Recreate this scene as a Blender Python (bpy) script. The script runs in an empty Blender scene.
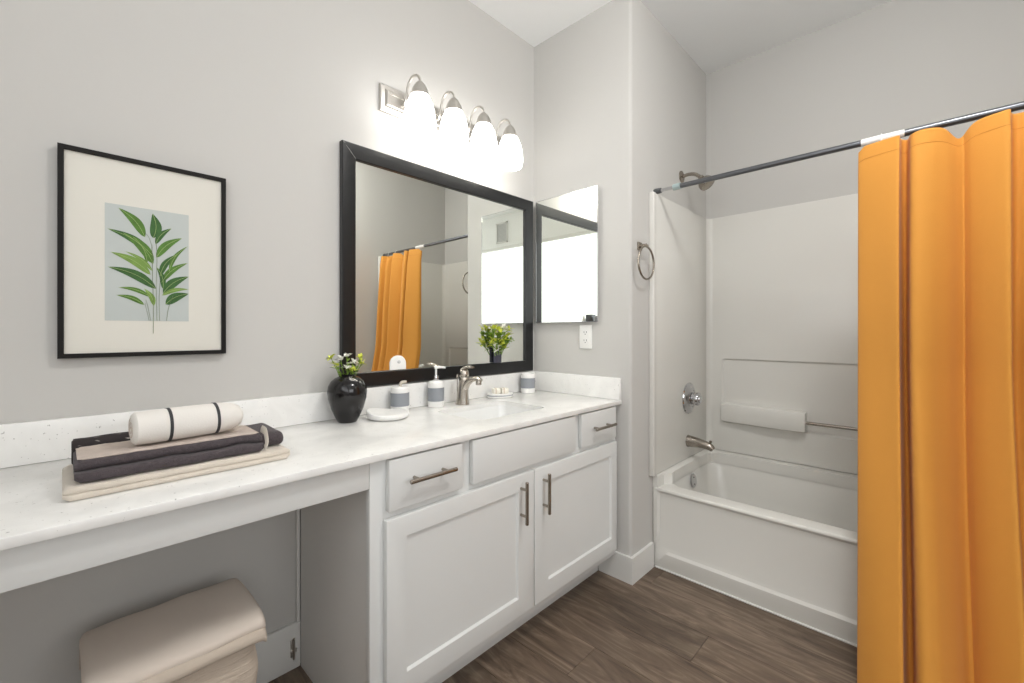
import bpy, bmesh, math, random
from mathutils import Vector, Matrix, noise

random.seed(7)
SC = bpy.context.scene
COL = SC.collection
PI = math.pi

# ------------------------------------------------------------------ camera, world, light, exposure
cam_d = bpy.data.cameras.new('camera')
cam_d.sensor_width = 36.0
cam_d.lens = 434.0 / 1024.0 * 36.0
cam_d.shift_y = -10.5 / 1024.0
cam_d.clip_start = 0.02
cam = bpy.data.objects.new('camera', cam_d)
cam.location = (0, 0, 1.16)
cam.rotation_euler = (PI / 2, 0, -math.atan2(0.7195, 0.6942))
COL.objects.link(cam)
SC.camera = cam

world = bpy.data.worlds.new('world')
SC.world = world
world.use_nodes = True
world.node_tree.nodes['Background'].inputs[0].default_value = (0.85, 0.92, 1.0, 1)
world.node_tree.nodes['Background'].inputs[1].default_value = 1.0


def area(name, loc, rot, sx, sy, power, color):
    l = bpy.data.lights.new(name, 'AREA')
    l.shape = 'RECTANGLE'; l.size = sx; l.size_y = sy; l.energy = power; l.color = color
    o = bpy.data.objects.new(name, l)
    o.location = loc; o.rotation_euler = rot
    COL.objects.link(o)
    return o


# fill lights at two added, unseen windows (the added ceiling lamp is an emitting dome, see its builder)
area('back_fill_light', (0.45, -2.642, 1.75), (PI / 2, 0, 0), 1.68, 1.18, 22, (0.97, 0.98, 1.0))
area('side_fill_light', (-0.592, -0.475, 1.757), (0, -PI / 2, 0), 1.02, 2.46, 12, (0.97, 0.985, 1.0))

SC.view_settings.view_transform = 'Standard'
SC.view_settings.look = 'None'
SC.view_settings.gamma = 1.0
SC.view_settings.use_curve_mapping = False
SC.view_settings.exposure = 0.0
SC.cycles.use_denoising = True

LAMP_E = 6.0
DOME_E = 44.0


# ------------------------------------------------------------------ materials
def srgb(r, g, b):
    f = lambda c: (c / 255 / 12.92) if c / 255 <= 0.04045 else ((c / 255 + 0.055) / 1.055) ** 2.4
    return (f(r), f(g), f(b), 1)


def mat(name, color, rough=0.5, metal=0.0, bump=0.0, bscale=100.0, var=0.0, vscale=8.0, spec=0.5,
        emit=None, estr=0.0, sheen=0.0, stretch=(1, 1, 1), sss=0.0):
    m = bpy.data.materials.new(name)
    m.use_nodes = True
    nt = m.node_tree
    b = nt.nodes['Principled BSDF']
    b.inputs['Base Color'].default_value = color
    b.inputs['Roughness'].default_value = rough
    b.inputs['Metallic'].default_value = metal
    b.inputs['Specular IOR Level'].default_value = spec
    if sheen: b.inputs['Sheen Weight'].default_value = sheen
    if emit:
        b.inputs['Emission Color'].default_value = emit
        b.inputs['Emission Strength'].default_value = estr
    tc = nt.nodes.new('ShaderNodeTexCoord')
    mp = nt.nodes.new('ShaderNodeMapping')
    mp.inputs['Scale'].default_value = stretch
    nt.links.new(tc.outputs['Object'], mp.inputs['Vector'])
    if bump:
        n = nt.nodes.new('ShaderNodeTexNoise')
        n.inputs['Scale'].default_value = bscale
        n.inputs['Detail'].default_value = 3
        nt.links.new(mp.outputs[0], n.inputs['Vector'])
        bp = nt.nodes.new('ShaderNodeBump')
        bp.inputs['Strength'].default_value = bump
        bp.inputs['Distance'].default_value = 0.002
        nt.links.new(n.outputs[0], bp.inputs['Height'])
        nt.links.new(bp.outputs[0], b.inputs['Normal'])
    if var:
        n2 = nt.nodes.new('ShaderNodeTexNoise')
        n2.inputs['Scale'].default_value = vscale
        n2.inputs['Detail'].default_value = 4
        nt.links.new(mp.outputs[0], n2.inputs['Vector'])
        mr = nt.nodes.new('ShaderNodeMapRange')
        mr.inputs['From Min'].default_value = 0.3; mr.inputs['From Max'].default_value = 0.7
        mr.inputs['To Min'].default_value = 1 - var; mr.inputs['To Max'].default_value = 1 + var
        nt.links.new(n2.outputs[0], mr.inputs['Value'])
        hs = nt.nodes.new('ShaderNodeHueSaturation')
        hs.inputs['Color'].default_value = color
        nt.links.new(mr.outputs[0], hs.inputs['Value'])
        nt.links.new(hs.outputs[0], b.inputs['Base Color'])
    return m


M = {}
M['wall'] = mat('wall_paint', srgb(202, 200, 196), 0.75, bump=0.06, bscale=160, spec=0.3)
M['wallwhite'] = mat('white_wall_paint', srgb(244, 244, 242), 0.7, bump=0.05, bscale=160, spec=0.3)
M['ceil'] = mat('ceiling_paint', srgb(250, 251, 251), 0.85, bump=0.05, bscale=120, spec=0.2)
M['trim'] = mat('white_trim_paint', srgb(228, 227, 223), 0.35)
M['cab'] = mat('white_cabinet_paint', srgb(224, 225, 223), 0.38)
M['cabside'] = mat('cabinet_side_panel', srgb(226, 224, 221), 0.5)
M['acryl'] = mat('white_acrylic', srgb(224, 222, 216), 0.22)
M['ceramic'] = mat('white_ceramic', srgb(238, 238, 236), 0.12)
M['ceramic_matte'] = mat('white_stoneware', srgb(240, 239, 236), 0.35)
M['greyband'] = mat('grey_band', srgb(146, 150, 156), 0.55, bump=0.1, bscale=300)
M['nickel'] = mat('brushed_nickel', srgb(206, 202, 196), 0.3, metal=1.0, bump=0.03, bscale=400)
M['faucetm'] = mat('satin_nickel_faucet', srgb(186, 179, 170), 0.27, metal=1.0, bump=0.03, bscale=400)
M['satin'] = mat('satin_nickel_dark', srgb(160, 152, 142), 0.27, metal=1.0, bump=0.03, bscale=400)
M['chrome'] = mat('polished_chrome', srgb(198, 198, 200), 0.1, metal=1.0)
M['dark_steel'] = mat('dark_steel', srgb(112, 114, 118), 0.32, metal=0.9)
M['rubber'] = mat('grey_rubber', srgb(84, 86, 88), 0.7)
M['palegreen'] = mat('pale_blue_collar', srgb(168, 184, 184), 0.35)
M['mirror'] = mat('mirror_glass', (0.87, 0.885, 0.84, 1), 0.0, metal=1.0)
M['blackframe'] = mat('black_lacquer', srgb(14, 15, 17), 0.3)
M['silverline'] = mat('silver_mitre', srgb(200, 198, 194), 0.35, metal=0.4)
M['picframe'] = mat('black_wood_frame', srgb(20, 17, 15), 0.6, spec=0.25, bump=0.1, bscale=60, stretch=(1, 1, 12))
M['mat'] = mat('cream_mat_board', srgb(224, 221, 211), 0.8, bump=0.05, bscale=300)
M['print'] = mat('print_paper', srgb(190, 196, 193), 0.6, var=0.03, vscale=6)
M['leaf1'] = mat('leaf_ink_green', srgb(84, 124, 48), 0.7, var=0.2, vscale=60)
M['leaf2'] = mat('leaf_ink_dark', srgb(58, 98, 46), 0.7, var=0.2, vscale=60)
M['leaf3'] = mat('leaf_ink_light', srgb(120, 152, 72), 0.7, var=0.15, vscale=60)
M['rib'] = mat('leaf_ink_rib', srgb(168, 188, 120), 0.7)
M['stem'] = mat('stem_ink', srgb(126, 138, 96), 0.7)
M['shade'] = mat('frosted_glass_shade', srgb(250, 248, 242), 0.3, emit=(1.0, 0.985, 0.955, 1), estr=LAMP_E)
M['lamp'] = mat('fill_dome_glow', srgb(250, 250, 248), 0.4, emit=(1.0, 0.99, 0.97, 1), estr=DOME_E)  # glow of the added ceiling fill light
M['vase'] = mat('black_glazed_vase', srgb(22, 20, 21), 0.13)
M['yellowflower'] = mat('lime_petal', srgb(206, 214, 78), 0.5, var=0.15, vscale=60)
M['whiteflower'] = mat('white_petal', srgb(244, 243, 234), 0.5)
M['greenleaf'] = mat('green_leaf', srgb(116, 148, 44), 0.45, var=0.25, vscale=50)
M['glassvase'] = mat('dark_glass_vase', srgb(66, 66, 78), 0.1)
M['soap'] = mat('cream_soap', srgb(240, 236, 224), 0.4)
M['soapband'] = mat('beige_band', srgb(206, 190, 168), 0.5)
M['beige_knob'] = mat('beige_knob', srgb(206, 198, 182), 0.45)
M['creamtowel'] = mat('cream_terry', srgb(216, 206, 192), 0.95, bump=0.8, bscale=500, sheen=0.3, var=0.05, vscale=30)
M['chartowel'] = mat('charcoal_terry', srgb(74, 66, 69), 0.95, bump=1.0, bscale=450, sheen=0.15, var=0.2, vscale=160)
M['lining'] = mat('pale_lining', srgb(196, 182, 172), 0.95, bump=0.6, bscale=400, var=0.07, vscale=60)
M['whitetowel'] = mat('white_soft_cotton', srgb(228, 224, 218), 0.9, bump=0.25, bscale=350)
M['darkband'] = mat('dark_towel_stripe', srgb(58, 58, 60), 0.8)
M['dark_plastic'] = mat('dark_slot', srgb(60, 58, 56), 0.6)
M['plate'] = mat('white_plastic', srgb(244, 243, 240), 0.3)
M['ventgrey'] = mat('vent_metal', srgb(206, 206, 206), 0.5)
M['greytowel'] = mat('grey_cotton', srgb(158, 158, 164), 0.95, bump=0.5, bscale=300)
M['pane'] = mat('bright_pane', srgb(118, 120, 122), 0.3, emit=(0.97, 0.99, 1, 1), estr=0.85)  # glowing pane shared by the two added windows

# quartz: white with sparse grey specks
m = mat('white_quartz', srgb(232, 230, 225), 0.22)
nt = m.node_tree; b = nt.nodes['Principled BSDF']
tc = nt.nodes.new('ShaderNodeTexCoord')
n1 = nt.nodes.new('ShaderNodeTexNoise'); n1.inputs['Scale'].default_value = 9; n1.inputs['Detail'].default_value = 8
n1.inputs['Distortion'].default_value = 1.2
r1 = nt.nodes.new('ShaderNodeValToRGB')
r1.color_ramp.elements[0].position = 0.35; r1.color_ramp.elements[0].color = srgb(236, 235, 232)
r1.color_ramp.elements[1].position = 0.6; r1.color_ramp.elements[1].color = srgb(243, 242, 239)
v1 = nt.nodes.new('ShaderNodeTexNoise'); v1.inputs['Scale'].default_value = 150; v1.inputs['Detail'].default_value = 2
r2 = nt.nodes.new('ShaderNodeValToRGB')
r2.color_ramp.elements[0].position = 0.715; r2.color_ramp.elements[0].color = (0, 0, 0, 1)
r2.color_ramp.elements[1].position = 0.73; r2.color_ramp.elements[1].color = (0.55, 0.55, 0.55, 1)
mx = nt.nodes.new('ShaderNodeMix'); mx.data_type = 'RGBA'
mx.inputs['B'].default_value = srgb(128, 124, 118)
nt.links.new(tc.outputs['Object'], n1.inputs['Vector']); nt.links.new(tc.outputs['Object'], v1.inputs['Vector'])
nt.links.new(n1.outputs[0], r1.inputs[0]); nt.links.new(v1.outputs[0], r2.inputs[0])
nt.links.new(r1.outputs[0], mx.inputs['A']); nt.links.new(r2.outputs[0], mx.inputs['Factor'])
nt.links.new(mx.outputs['Result'], b.inputs['Base Color'])
M['quartz'] = m

# curtain fabric
m = mat('mustard_curtain_cloth', srgb(214, 146, 56), 0.8, bump=0.25, bscale=500, sheen=0.1)
M['curtain'] = m

# muslin with crinkled horizontal wrinkles
def muslin(name, color, strength):
    m = mat(name, color, 0.95)
    nt = m.node_tree; b = nt.nodes['Principled BSDF']
    tc = nt.nodes.new('ShaderNodeTexCoord'); mp = nt.nodes.new('ShaderNodeMapping')
    mp.inputs['Scale'].default_value = (14, 30, 95)
    n = nt.nodes.new('ShaderNodeTexNoise'); n.inputs['Scale'].default_value = 1.0; n.inputs['Detail'].default_value = 5
    n.inputs['Distortion'].default_value = 0.6
    bp = nt.nodes.new('ShaderNodeBump'); bp.inputs['Strength'].default_value = strength; bp.inputs['Distance'].default_value = 0.006
    nt.links.new(tc.outputs['Object'], mp.inputs[0]); nt.links.new(mp.outputs[0], n.inputs['Vector'])
    nt.links.new(n.outputs[0], bp.inputs['Height']); nt.links.new(bp.outputs[0], b.inputs['Normal'])
    return m
M['muslin'] = muslin('beige_crinkled_muslin', srgb(206, 192, 176), 0.7)
M['muslin_light'] = muslin('pale_soft_muslin', srgb(226, 214, 202), 0.12)
M['muslin_mid'] = muslin('mid_soft_muslin', srgb(206, 193, 178), 0.3)

# patterned dark cloth
m = mat('dark_patterned_cloth', srgb(52, 44, 42), 0.9)
nt = m.node_tree; b = nt.nodes['Principled BSDF']
tc = nt.nodes.new('ShaderNodeTexCoord'); mp = nt.nodes.new('ShaderNodeMapping')
mp.inputs['Scale'].default_value = (40, 40, 160)
n = nt.nodes.new('ShaderNodeTexNoise'); n.inputs['Scale'].default_value = 1.0; n.inputs['Detail'].default_value = 2
cr = nt.nodes.new('ShaderNodeValToRGB')
e = cr.color_ramp.elements
e[0].position = 0.58; e[0].color = srgb(46, 40, 40); e[1].position = 0.66; e[1].color = srgb(200, 190, 182)
nt.links.new(tc.outputs['Object'], mp.inputs[0]); nt.links.new(mp.outputs[0], n.inputs['Vector'])
nt.links.new(n.outputs[0], cr.inputs[0]); nt.links.new(cr.outputs[0], b.inputs['Base Color'])
M['pattern'] = m

# vinyl plank floor: each plank has its own tint (face attribute) and its own grain offset
m = mat('vinyl_plank', srgb(120, 105, 94), 0.42, spec=0.4)
nt = m.node_tree; b = nt.nodes['Principled BSDF']; L = nt.links
at = nt.nodes.new('ShaderNodeAttribute'); at.attribute_name = 'plank'
tc = nt.nodes.new('ShaderNodeTexCoord')
ofs = nt.nodes.new('ShaderNodeVectorMath'); ofs.operation = 'MULTIPLY_ADD'
ofs.inputs[1].default_value = (37, 91, 53)
L.new(at.outputs['Vector'], ofs.inputs[0]); L.new(tc.outputs['Object'], ofs.inputs[2])
mp = nt.nodes.new('ShaderNodeMapping'); mp.inputs['Scale'].default_value = (13, 1.9, 1)
L.new(ofs.outputs[0], mp.inputs[0])
n = nt.nodes.new('ShaderNodeTexNoise'); n.inputs['Scale'].default_value = 1.0; n.inputs['Detail'].default_value = 9
n.inputs['Roughness'].default_value = 0.66; n.inputs['Distortion'].default_value = 2.2
L.new(mp.outputs[0], n.inputs['Vector'])
cr = nt.nodes.new('ShaderNodeValToRGB')
e = cr.color_ramp.elements
e[0].position = 0.28; e[0].color = srgb(74, 61, 50)
e[1].position = 0.74; e[1].color = srgb(150, 134, 116)
x = cr.color_ramp.elements.new(0.5); x.color = srgb(109, 93, 79)
L.new(n.outputs[0], cr.inputs[0])
mp2 = nt.nodes.new('ShaderNodeMapping'); mp2.inputs['Scale'].default_value = (100, 7, 1)
L.new(ofs.outputs[0], mp2.inputs[0])
n2 = nt.nodes.new('ShaderNodeTexNoise'); n2.inputs['Scale'].default_value = 1.0; n2.inputs['Detail'].default_value = 5
L.new(mp2.outputs[0], n2.inputs['Vector'])
ad = nt.nodes.new('ShaderNodeMath'); ad.operation = 'MULTIPLY_ADD'
ad.inputs[1].default_value = 0.34; ad.inputs[2].default_value = -0.21
L.new(at.outputs['Fac'], ad.inputs[0])
ad2 = nt.nodes.new('ShaderNodeMath'); ad2.operation = 'MULTIPLY_ADD'; ad2.inputs[1].default_value = 0.5; ad2.inputs[2].default_value = 0.75
L.new(n2.outputs[0], ad2.inputs[0])
ad3 = nt.nodes.new('ShaderNodeMath'); ad3.operation = 'ADD'
L.new(ad.outputs[0], ad3.inputs[0]); L.new(ad2.outputs[0], ad3.inputs[1])
hs = nt.nodes.new('ShaderNodeHueSaturation')
L.new(cr.outputs[0], hs.inputs['Color']); L.new(ad3.outputs[0], hs.inputs['Value'])
L.new(hs.outputs[0], b.inputs['Base Color'])
bp = nt.nodes.new('ShaderNodeBump'); bp.inputs['Strength'].default_value = 0.15; bp.inputs['Distance'].default_value = 0.002
L.new(n2.outputs[0], bp.inputs['Height']); L.new(bp.outputs[0], b.inputs['Normal'])
M['floor'] = m


# ------------------------------------------------------------------ mesh helpers
def newbm():
    return bmesh.new()


def box(bm, x0, x1, y0, y1, z0, z1, bev=0.0, seg=2):
    t = bmesh.new()
    bmesh.ops.create_cube(t, size=1.0)
    for v in t.verts:
        v.co = Vector((x0 + (v.co.x + 0.5) * (x1 - x0), y0 + (v.co.y + 0.5) * (y1 - y0), z0 + (v.co.z + 0.5) * (z1 - z0)))
    if bev:
        bmesh.ops.bevel(t, geom=list(t.edges), offset=bev, segments=seg, profile=0.5, affect='EDGES')
    merge(bm, t)


def merge(bm, t, mtx=None):
    if mtx is not None:
        bmesh.ops.transform(t, matrix=mtx, verts=t.verts)
    me = bpy.data.meshes.new('tmp')
    t.to_mesh(me); t.free()
    bm.from_mesh(me)
    bpy.data.meshes.remove(me)


def loft(bm, rings, cap=True, closed=True):
    vs = [[bm.verts.new(p) for p in r] for r in rings]
    n = len(rings[0])
    for i in range(len(rings) - 1):
        for j in range(n if closed else n - 1):
            k = (j + 1) % n
            bm.faces.new((vs[i][j], vs[i][k], vs[i + 1][k], vs[i + 1][j]))
    if cap and closed:
        bm.faces.new(list(reversed(vs[0]))); bm.faces.new(vs[-1])
    return vs


def lathe(bm, prof, c=(0, 0, 0), axis='z', seg=40, sx=1.0, sy=1.0, cap=True):
    """prof: list of (radius, height)"""
    rings = []
    for r, h in prof:
        ring = []
        for j in range(seg):
            a = 2 * PI * j / seg
            p = Vector((r * sx * math.cos(a), r * sy * math.sin(a), h))
            if axis == '-y': p = Vector((p.x, -p.z, p.y))
            elif axis == '-x': p = Vector((-p.z, p.y, p.x))
            elif axis == 'x': p = Vector((p.z, p.y, p.x))
            ring.append(p + Vector(c))
        rings.append(ring)
    loft(bm, rings, cap)


def smooth_path(pts, n=8):
    out = []
    P = [Vector(p) for p in pts]
    P = [2 * P[0] - P[1]] + P + [2 * P[-1] - P[-2]]
    for i in range(1, len(P) - 2):
        for k in range(n):
            t = k / n
            a, b_, c, d = P[i - 1], P[i], P[i + 1], P[i + 2]
            out.append(0.5 * ((2 * b_) + (-a + c) * t + (2 * a - 5 * b_ + 4 * c - d) * t * t + (-a + 3 * b_ - 3 * c + d) * t ** 3))
    out.append(P[-2])
    return out


def tube(bm, pts, rad, seg=14, cap=True, flat=None):
    P = [Vector(p) for p in pts]
    R = rad if isinstance(rad, (list, tuple)) else [rad] * len(P)
    if len(R) != len(P):
        R = [R[min(len(R) - 2, int(i / (len(P) - 1) * (len(R) - 1)))] * (1 - (i / (len(P) - 1) * (len(R) - 1) - min(len(R) - 2, int(i / (len(P) - 1) * (len(R) - 1)))))
             + R[min(len(R) - 2, int(i / (len(P) - 1) * (len(R) - 1))) + 1] * (i / (len(P) - 1) * (len(R) - 1) - min(len(R) - 2, int(i / (len(P) - 1) * (len(R) - 1)))) for i in range(len(P))]
    rings = []
    up = None
    for i, p in enumerate(P):
        d = (P[min(i + 1, len(P) - 1)] - P[max(i - 1, 0)]).normalized()
        if up is None:
            up = Vector((0, 0, 1)) if abs(d.z) < 0.9 else Vector((1, 0, 0))
        s = d.cross(up)
        if s.length < 1e-5: s = d.cross(Vector((1, 0, 0)))
        s.normalize(); up = s.cross(d).normalized()
        f = flat if flat else (1, 1)
        rings.append([p + R[i] * (f[0] * math.cos(2 * PI * j / seg) * s + f[1] * math.sin(2 * PI * j / seg) * up) for j in range(seg)])
    loft(bm, rings, cap)


def torus(bm, c, R, r, normal='y', seg=48, rs=12):
    rings = []
    for i in range(seg):
        a = 2 * PI * i / seg
        d = Vector((math.cos(a), 0, math.sin(a))) if normal == 'y' else (Vector((0, math.cos(a), math.sin(a))) if normal == 'x' else Vector((math.cos(a), math.sin(a), 0)))
        nn = Vector((0, 1, 0)) if normal == 'y' else (Vector((1, 0, 0)) if normal == 'x' else Vector((0, 0, 1)))
        rings.append([Vector(c) + R * d + r * (math.cos(2 * PI * j / rs) * d + math.sin(2 * PI * j / rs) * nn) for j in range(rs)])
    rings.append(rings[0])
    loft(bm, rings, cap=False)
    bmesh.ops.remove_doubles(bm, verts=bm.verts, dist=1e-6)


def obj(name, bm, m, parent=None, smooth=True, angle=35):
    bmesh.ops.recalc_face_normals(bm, faces=bm.faces)
    me = bpy.data.meshes.new(name)
    bm.to_mesh(me); bm.free()
    me.materials.append(m if not isinstance(m, str) else M[m])
    o = bpy.data.objects.new(name, me)
    COL.objects.link(o)
    if smooth:
        me.polygons.foreach_set('use_smooth', [True] * len(me.polygons))
        try:
            me.set_sharp_from_angle(angle=math.radians(angle))
        except Exception:
            pass
    if parent:
        o.parent = parent
        o.location = -parent.location
    return o


def local(o):
    """bring a top-level mesh's origin to its own base centre"""
    me = o.data
    xs = [v.co for v in me.vertices]
    c = Vector(((min(v.x for v in xs) + max(v.x for v in xs)) / 2, (min(v.y for v in xs) + max(v.y for v in xs)) / 2, min(v.z for v in xs)))
    me.transform(Matrix.Translation(-c))
    o.location = c
    return o


def cut(o, *cutters):
    for cbm in cutters:
        bmesh.ops.recalc_face_normals(cbm, faces=cbm.faces)
        me = bpy.data.meshes.new('cutter'); cbm.to_mesh(me); cbm.free()
        c = bpy.data.objects.new('cutter', me); COL.objects.link(c)
        md = o.modifiers.new('cut', 'BOOLEAN'); md.operation = 'DIFFERENCE'; md.solver = 'EXACT'; md.object = c
        bpy.context.view_layer.update()
        dg = bpy.context.evaluated_depsgraph_get()
        new = bpy.data.meshes.new_from_object(o.evaluated_get(dg))
        o.modifiers.clear()
        old = o.data; nm = old.name
        mats = list(old.materials)
        o.data = new
        bpy.data.meshes.remove(old); new.name = nm
        new.materials.clear()
        for q in mats: new.materials.append(q)
        new.polygons.foreach_set('material_index', [0] * len(new.polygons))
        bpy.data.objects.remove(c); bpy.data.meshes.remove(me)
        new.polygons.foreach_set('use_smooth', [True] * len(new.polygons))
        new.set_sharp_from_angle(angle=math.radians(35))
    return o


def thing(name, label, cat, loc=(0, 0, 0), group=None):
    o = bpy.data.objects.new(name, None)
    COL.objects.link(o)
    o.empty_display_size = 0.05
    o.location = loc
    o['label'] = label; o['category'] = cat
    if group: o['group'] = group
    return o


def tag(o, label, cat, group=None):
    o['label'] = label; o['category'] = cat
    if group: o['group'] = group
    return o


def struct(name, bm, m, parent=None, smooth=True):
    o = obj(name, bm, m, parent, smooth)
    if parent is None: o['kind'] = 'structure'
    return o


def rrect(x0, x1, y0, y1, r, n=6):
    pts = []
    for cx, cy, a0 in ((x1 - r, y1 - r, 0), (x0 + r, y1 - r, PI / 2), (x0 + r, y0 + r, PI), (x1 - r, y0 + r, 1.5 * PI)):
        for k in range(n + 1):
            a = a0 + k / n * PI / 2
            pts.append((cx + r * math.cos(a), cy + r * math.sin(a)))
    return pts


def fuzz(o, amp, freq, seed=0):
    for v in o.data.vertices:
        p = v.co * freq + Vector((seed, seed * 1.7, seed * 0.3))
        v.co += Vector((noise.noise(p), noise.noise(p + Vector((31, 0, 0))), noise.noise(p + Vector((0, 57, 0))))) * amp


def subsurf(o, lv=1):
    md = o.modifiers.new('sub', 'SUBSURF'); md.levels = lv; md.render_levels = lv


# ------------------------------------------------------------------ room shell
YV = 1.585      # vanity wall
XM = 1.819      # wall with the medicine cabinet
YF = 0.993      # faucet end wall of the tub alcove
XT = 2.747      # long wall behind the tub
YE = -0.46      # far end of the alcove
XL = -0.57      # left wall
YB = -2.6       # wall behind the camera
H = 2.735
T = 0.12

# floor planks
bm = newbm()
lay = None
PW, PL = 0.174, 1.22
known = {-1: 0.607, -3: 0.883, 1: 0.927, 0: 0.15, -2: 1.35, -4: 0.42}
vals = []
row = -14
while True:
    xa = 1.704 + row * PW
    if xa > XT + 0.1: break
    y0 = known.get(row, random.uniform(0, PL))
    k0 = math.floor((YB - 0.2 - y0) / PL)
    y = y0 + k0 * PL
    while y < YV + 0.1:
        g = 0.0007
        t = bmesh.new()
        bmesh.ops.create_cube(t, size=1)
        for v in t.verts:
            v.co = Vector((xa + g if v.co.x < 0 else xa + PW - g, y + g if v.co.y < 0 else y + PL - g, -0.004 if v.co.z < 0 else 0.0))
        vals += [random.random()] * len(t.faces)
        merge(bm, t)
        y += PL
    row += 1
box(bm, XL - T, XT + T, YB - T, YV + T, -0.06, -0.0035)
vals += [0.0] * 6
fl = struct('floor', bm, 'floor', smooth=False)
at = fl.data.attributes.new('plank', 'FLOAT', 'FACE')
at.data.foreach_set('value', vals)

bm = newbm(); box(bm, XL - T, XT + T, YB - T, YV + T, H, H + 0.1)
struct('ceiling', bm, 'ceil')
bm = newbm(); box(bm, XL - T, XT + T, YV, YV + T, 0, H); struct('wall_vanity', bm, 'wall')
ly0, ly1, lz0, lz1 = -1.75, 0.80, 1.204, 2.31
bm = newbm()
box(bm, XL - T, XL, YB - T, ly0, 0, H); box(bm, XL - T, XL, ly1, YV, 0, H)
box(bm, XL - T, XL, ly0, ly1, 0, lz0); box(bm, XL - T, XL, ly0, ly1, lz1, H)
struct('wall_left', bm, 'wallwhite')
w = bpy.data.objects.new('added_window_2', None); COL.objects.link(w); w.location = (XL, 0, lz0); w['kind'] = 'structure'  # side window added to light the room from the left
bm = newbm()
for a in ((ly0, ly1, lz0, lz0 + 0.04), (ly0, ly1, lz1 - 0.04, lz1), (ly0, ly0 + 0.04, lz0, lz1), (ly1 - 0.04, ly1, lz0, lz1)):
    box(bm, XL - 0.05, XL + 0.004, a[0], a[1], a[2], a[3], 0.003)
obj('window_frame', bm, 'trim', w)
bm = newbm(); box(bm, XL - 0.03, XL - 0.025, ly0, ly1, lz0, lz1); obj('side_glow_pane', bm, 'pane', w)
bm = newbm(); box(bm, XT, XT + T, YB - T, YV, 0, H); struct('wall_right', bm, 'wall')
# partition between vanity and tub with a rounded drywall corner
bm = newbm()
r = 0.016
pts = [(XT, YV)] + [(XM, YV)] + [(XM + r - r * math.cos(a), YF + r - r * math.sin(a)) for a in [k / 6 * PI / 2 for k in range(7)]] + [(XT, YF)]
loft(bm, [[(p[0], p[1], 0) for p in pts], [(p[0], p[1], H) for p in pts]])
struct('wall_partition', bm, 'wall')
# stub wall closing the far end of the alcove
bm = newbm(); box(bm, 1.55, XT, YE - T, YE, 0, H, bev=0.0); struct('wall_alcove_end', bm, 'wall')
# wall behind the camera with an opening for the added window
wx0, wx1, wz0, wz1 = -0.45, 1.35, 1.1, 2.4
bm = newbm()
box(bm, XL, wx0, YB - T, YB, 0, H); box(bm, wx1, XT, YB - T, YB, 0, H)
box(bm, wx0, wx1, YB - T, YB, 0, wz0); box(bm, wx0, wx1, YB - T, YB, wz1, H)
struct('wall_back', bm, 'wall')
w = bpy.data.objects.new('added_window_1', None); COL.objects.link(w); w.location = ((wx0 + wx1) / 2, YB, wz0); w['kind'] = 'structure'  # unseen back window, added as a light source
bm = newbm()
for a in ((wx0, wx1, wz0, wz0 + 0.05), (wx0, wx1, wz1 - 0.05, wz1), (wx0, wx0 + 0.05, wz0, wz1), (wx1 - 0.05, wx1, wz0, wz1), (0.43, 0.47, wz0, wz1)):
    box(bm, a[0], a[1], YB - 0.07, YB - 0.01, a[2], a[3], 0.004)
obj('window_frame', bm, 'trim', w)
bm = newbm(); box(bm, wx0, wx1, YB - 0.05, YB - 0.045, wz0, wz1); obj('back_glow_pane', bm, 'pane', w)


def baseboard(name, x0, x1, y0, y1, h=0.12):
    bm = newbm(); box(bm, x0, x1, y0, y1, 0, h, 0.004)
    return struct(name, bm, 'trim')


BB = 0.014
baseboard('baseboard_vanity', XL, 0.574, YV - BB, YV, 0.155)
baseboard('baseboard_left', XL, XL + BB, YB, YV - BB)
baseboard('baseboard_back', XL + BB, XT - BB, YB, YB + BB)
baseboard('baseboard_stub', 1.55, XT, YE - T - BB, YE - T)
bm = newbm()
bp_ = [(XM - BB, 1.159), (XM - BB, YF - BB), (2.020, YF - BB), (2.020, YF + 0.001), (XM + 0.001, YF + 0.001), (XM + 0.001, 1.159)]
loft(bm, [[(p[0], p[1], 0) for p in bp_], [(p[0], p[1], 0.12) for p in bp_]])
struct('baseboard_partition', bm, 'trim')
# caulk strip in the knee space corner
bm = newbm(); box(bm, 0.562, 0.5735, YV - 0.012, YV, 0.155, 0.81, 0.003)
struct('trim_1', bm, 'trim')
# white caulk line along the tub foot
bm = newbm(); box(bm, 2.022, 2.033, YE + 0.004, YF - BB, 0, 0.006, 0.002)
struct('trim_2', bm, 'trim')

# ------------------------------------------------------------------ vanity cabinet
CT = 0.8375      # worktop height
SL = 0.020       # slab thickness
CF = 1.040       # worktop front edge
cab = thing('vanity_cabinet', 'white shaker vanity cabinet with two doors and bar handles under the sink', 'cabinet', (1.19, 1.32, 0))
FX0, FX1 = 0.563, 1.802
FY = 1.065       # face frame front
ZT = CT - SL - 0.0006
bm = newbm()
box(bm, FX0, FX1, FY, FY + 0.02, 0.115, ZT, 0.001)
box(bm, FX0 + 0.0125, FX0 + 0.028, FY + 0.018, 1.57, 0.0, ZT)           # end panel of the knee space
box(bm, FX1 - 0.018, FX1 - 0.002, FY + 0.018, 1.57, 0.115, ZT)
box(bm, FX0 + 0.028, FX1 - 0.01, FY + 0.018, 1.57, 0.115, 0.133)
bodyo = obj('carcass', bm, 'cab', cab, smooth=False)
ob = newbm(); box(ob, 0.625, 1.765, FY - 0.05, FY + 0.05, 0.17, 0.635)
ob2 = newbm(); box(ob2, 0.93, 1.44, FY - 0.05, FY + 0.05, 0.68, 0.805)
cut(bodyo, ob, ob2)
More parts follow.
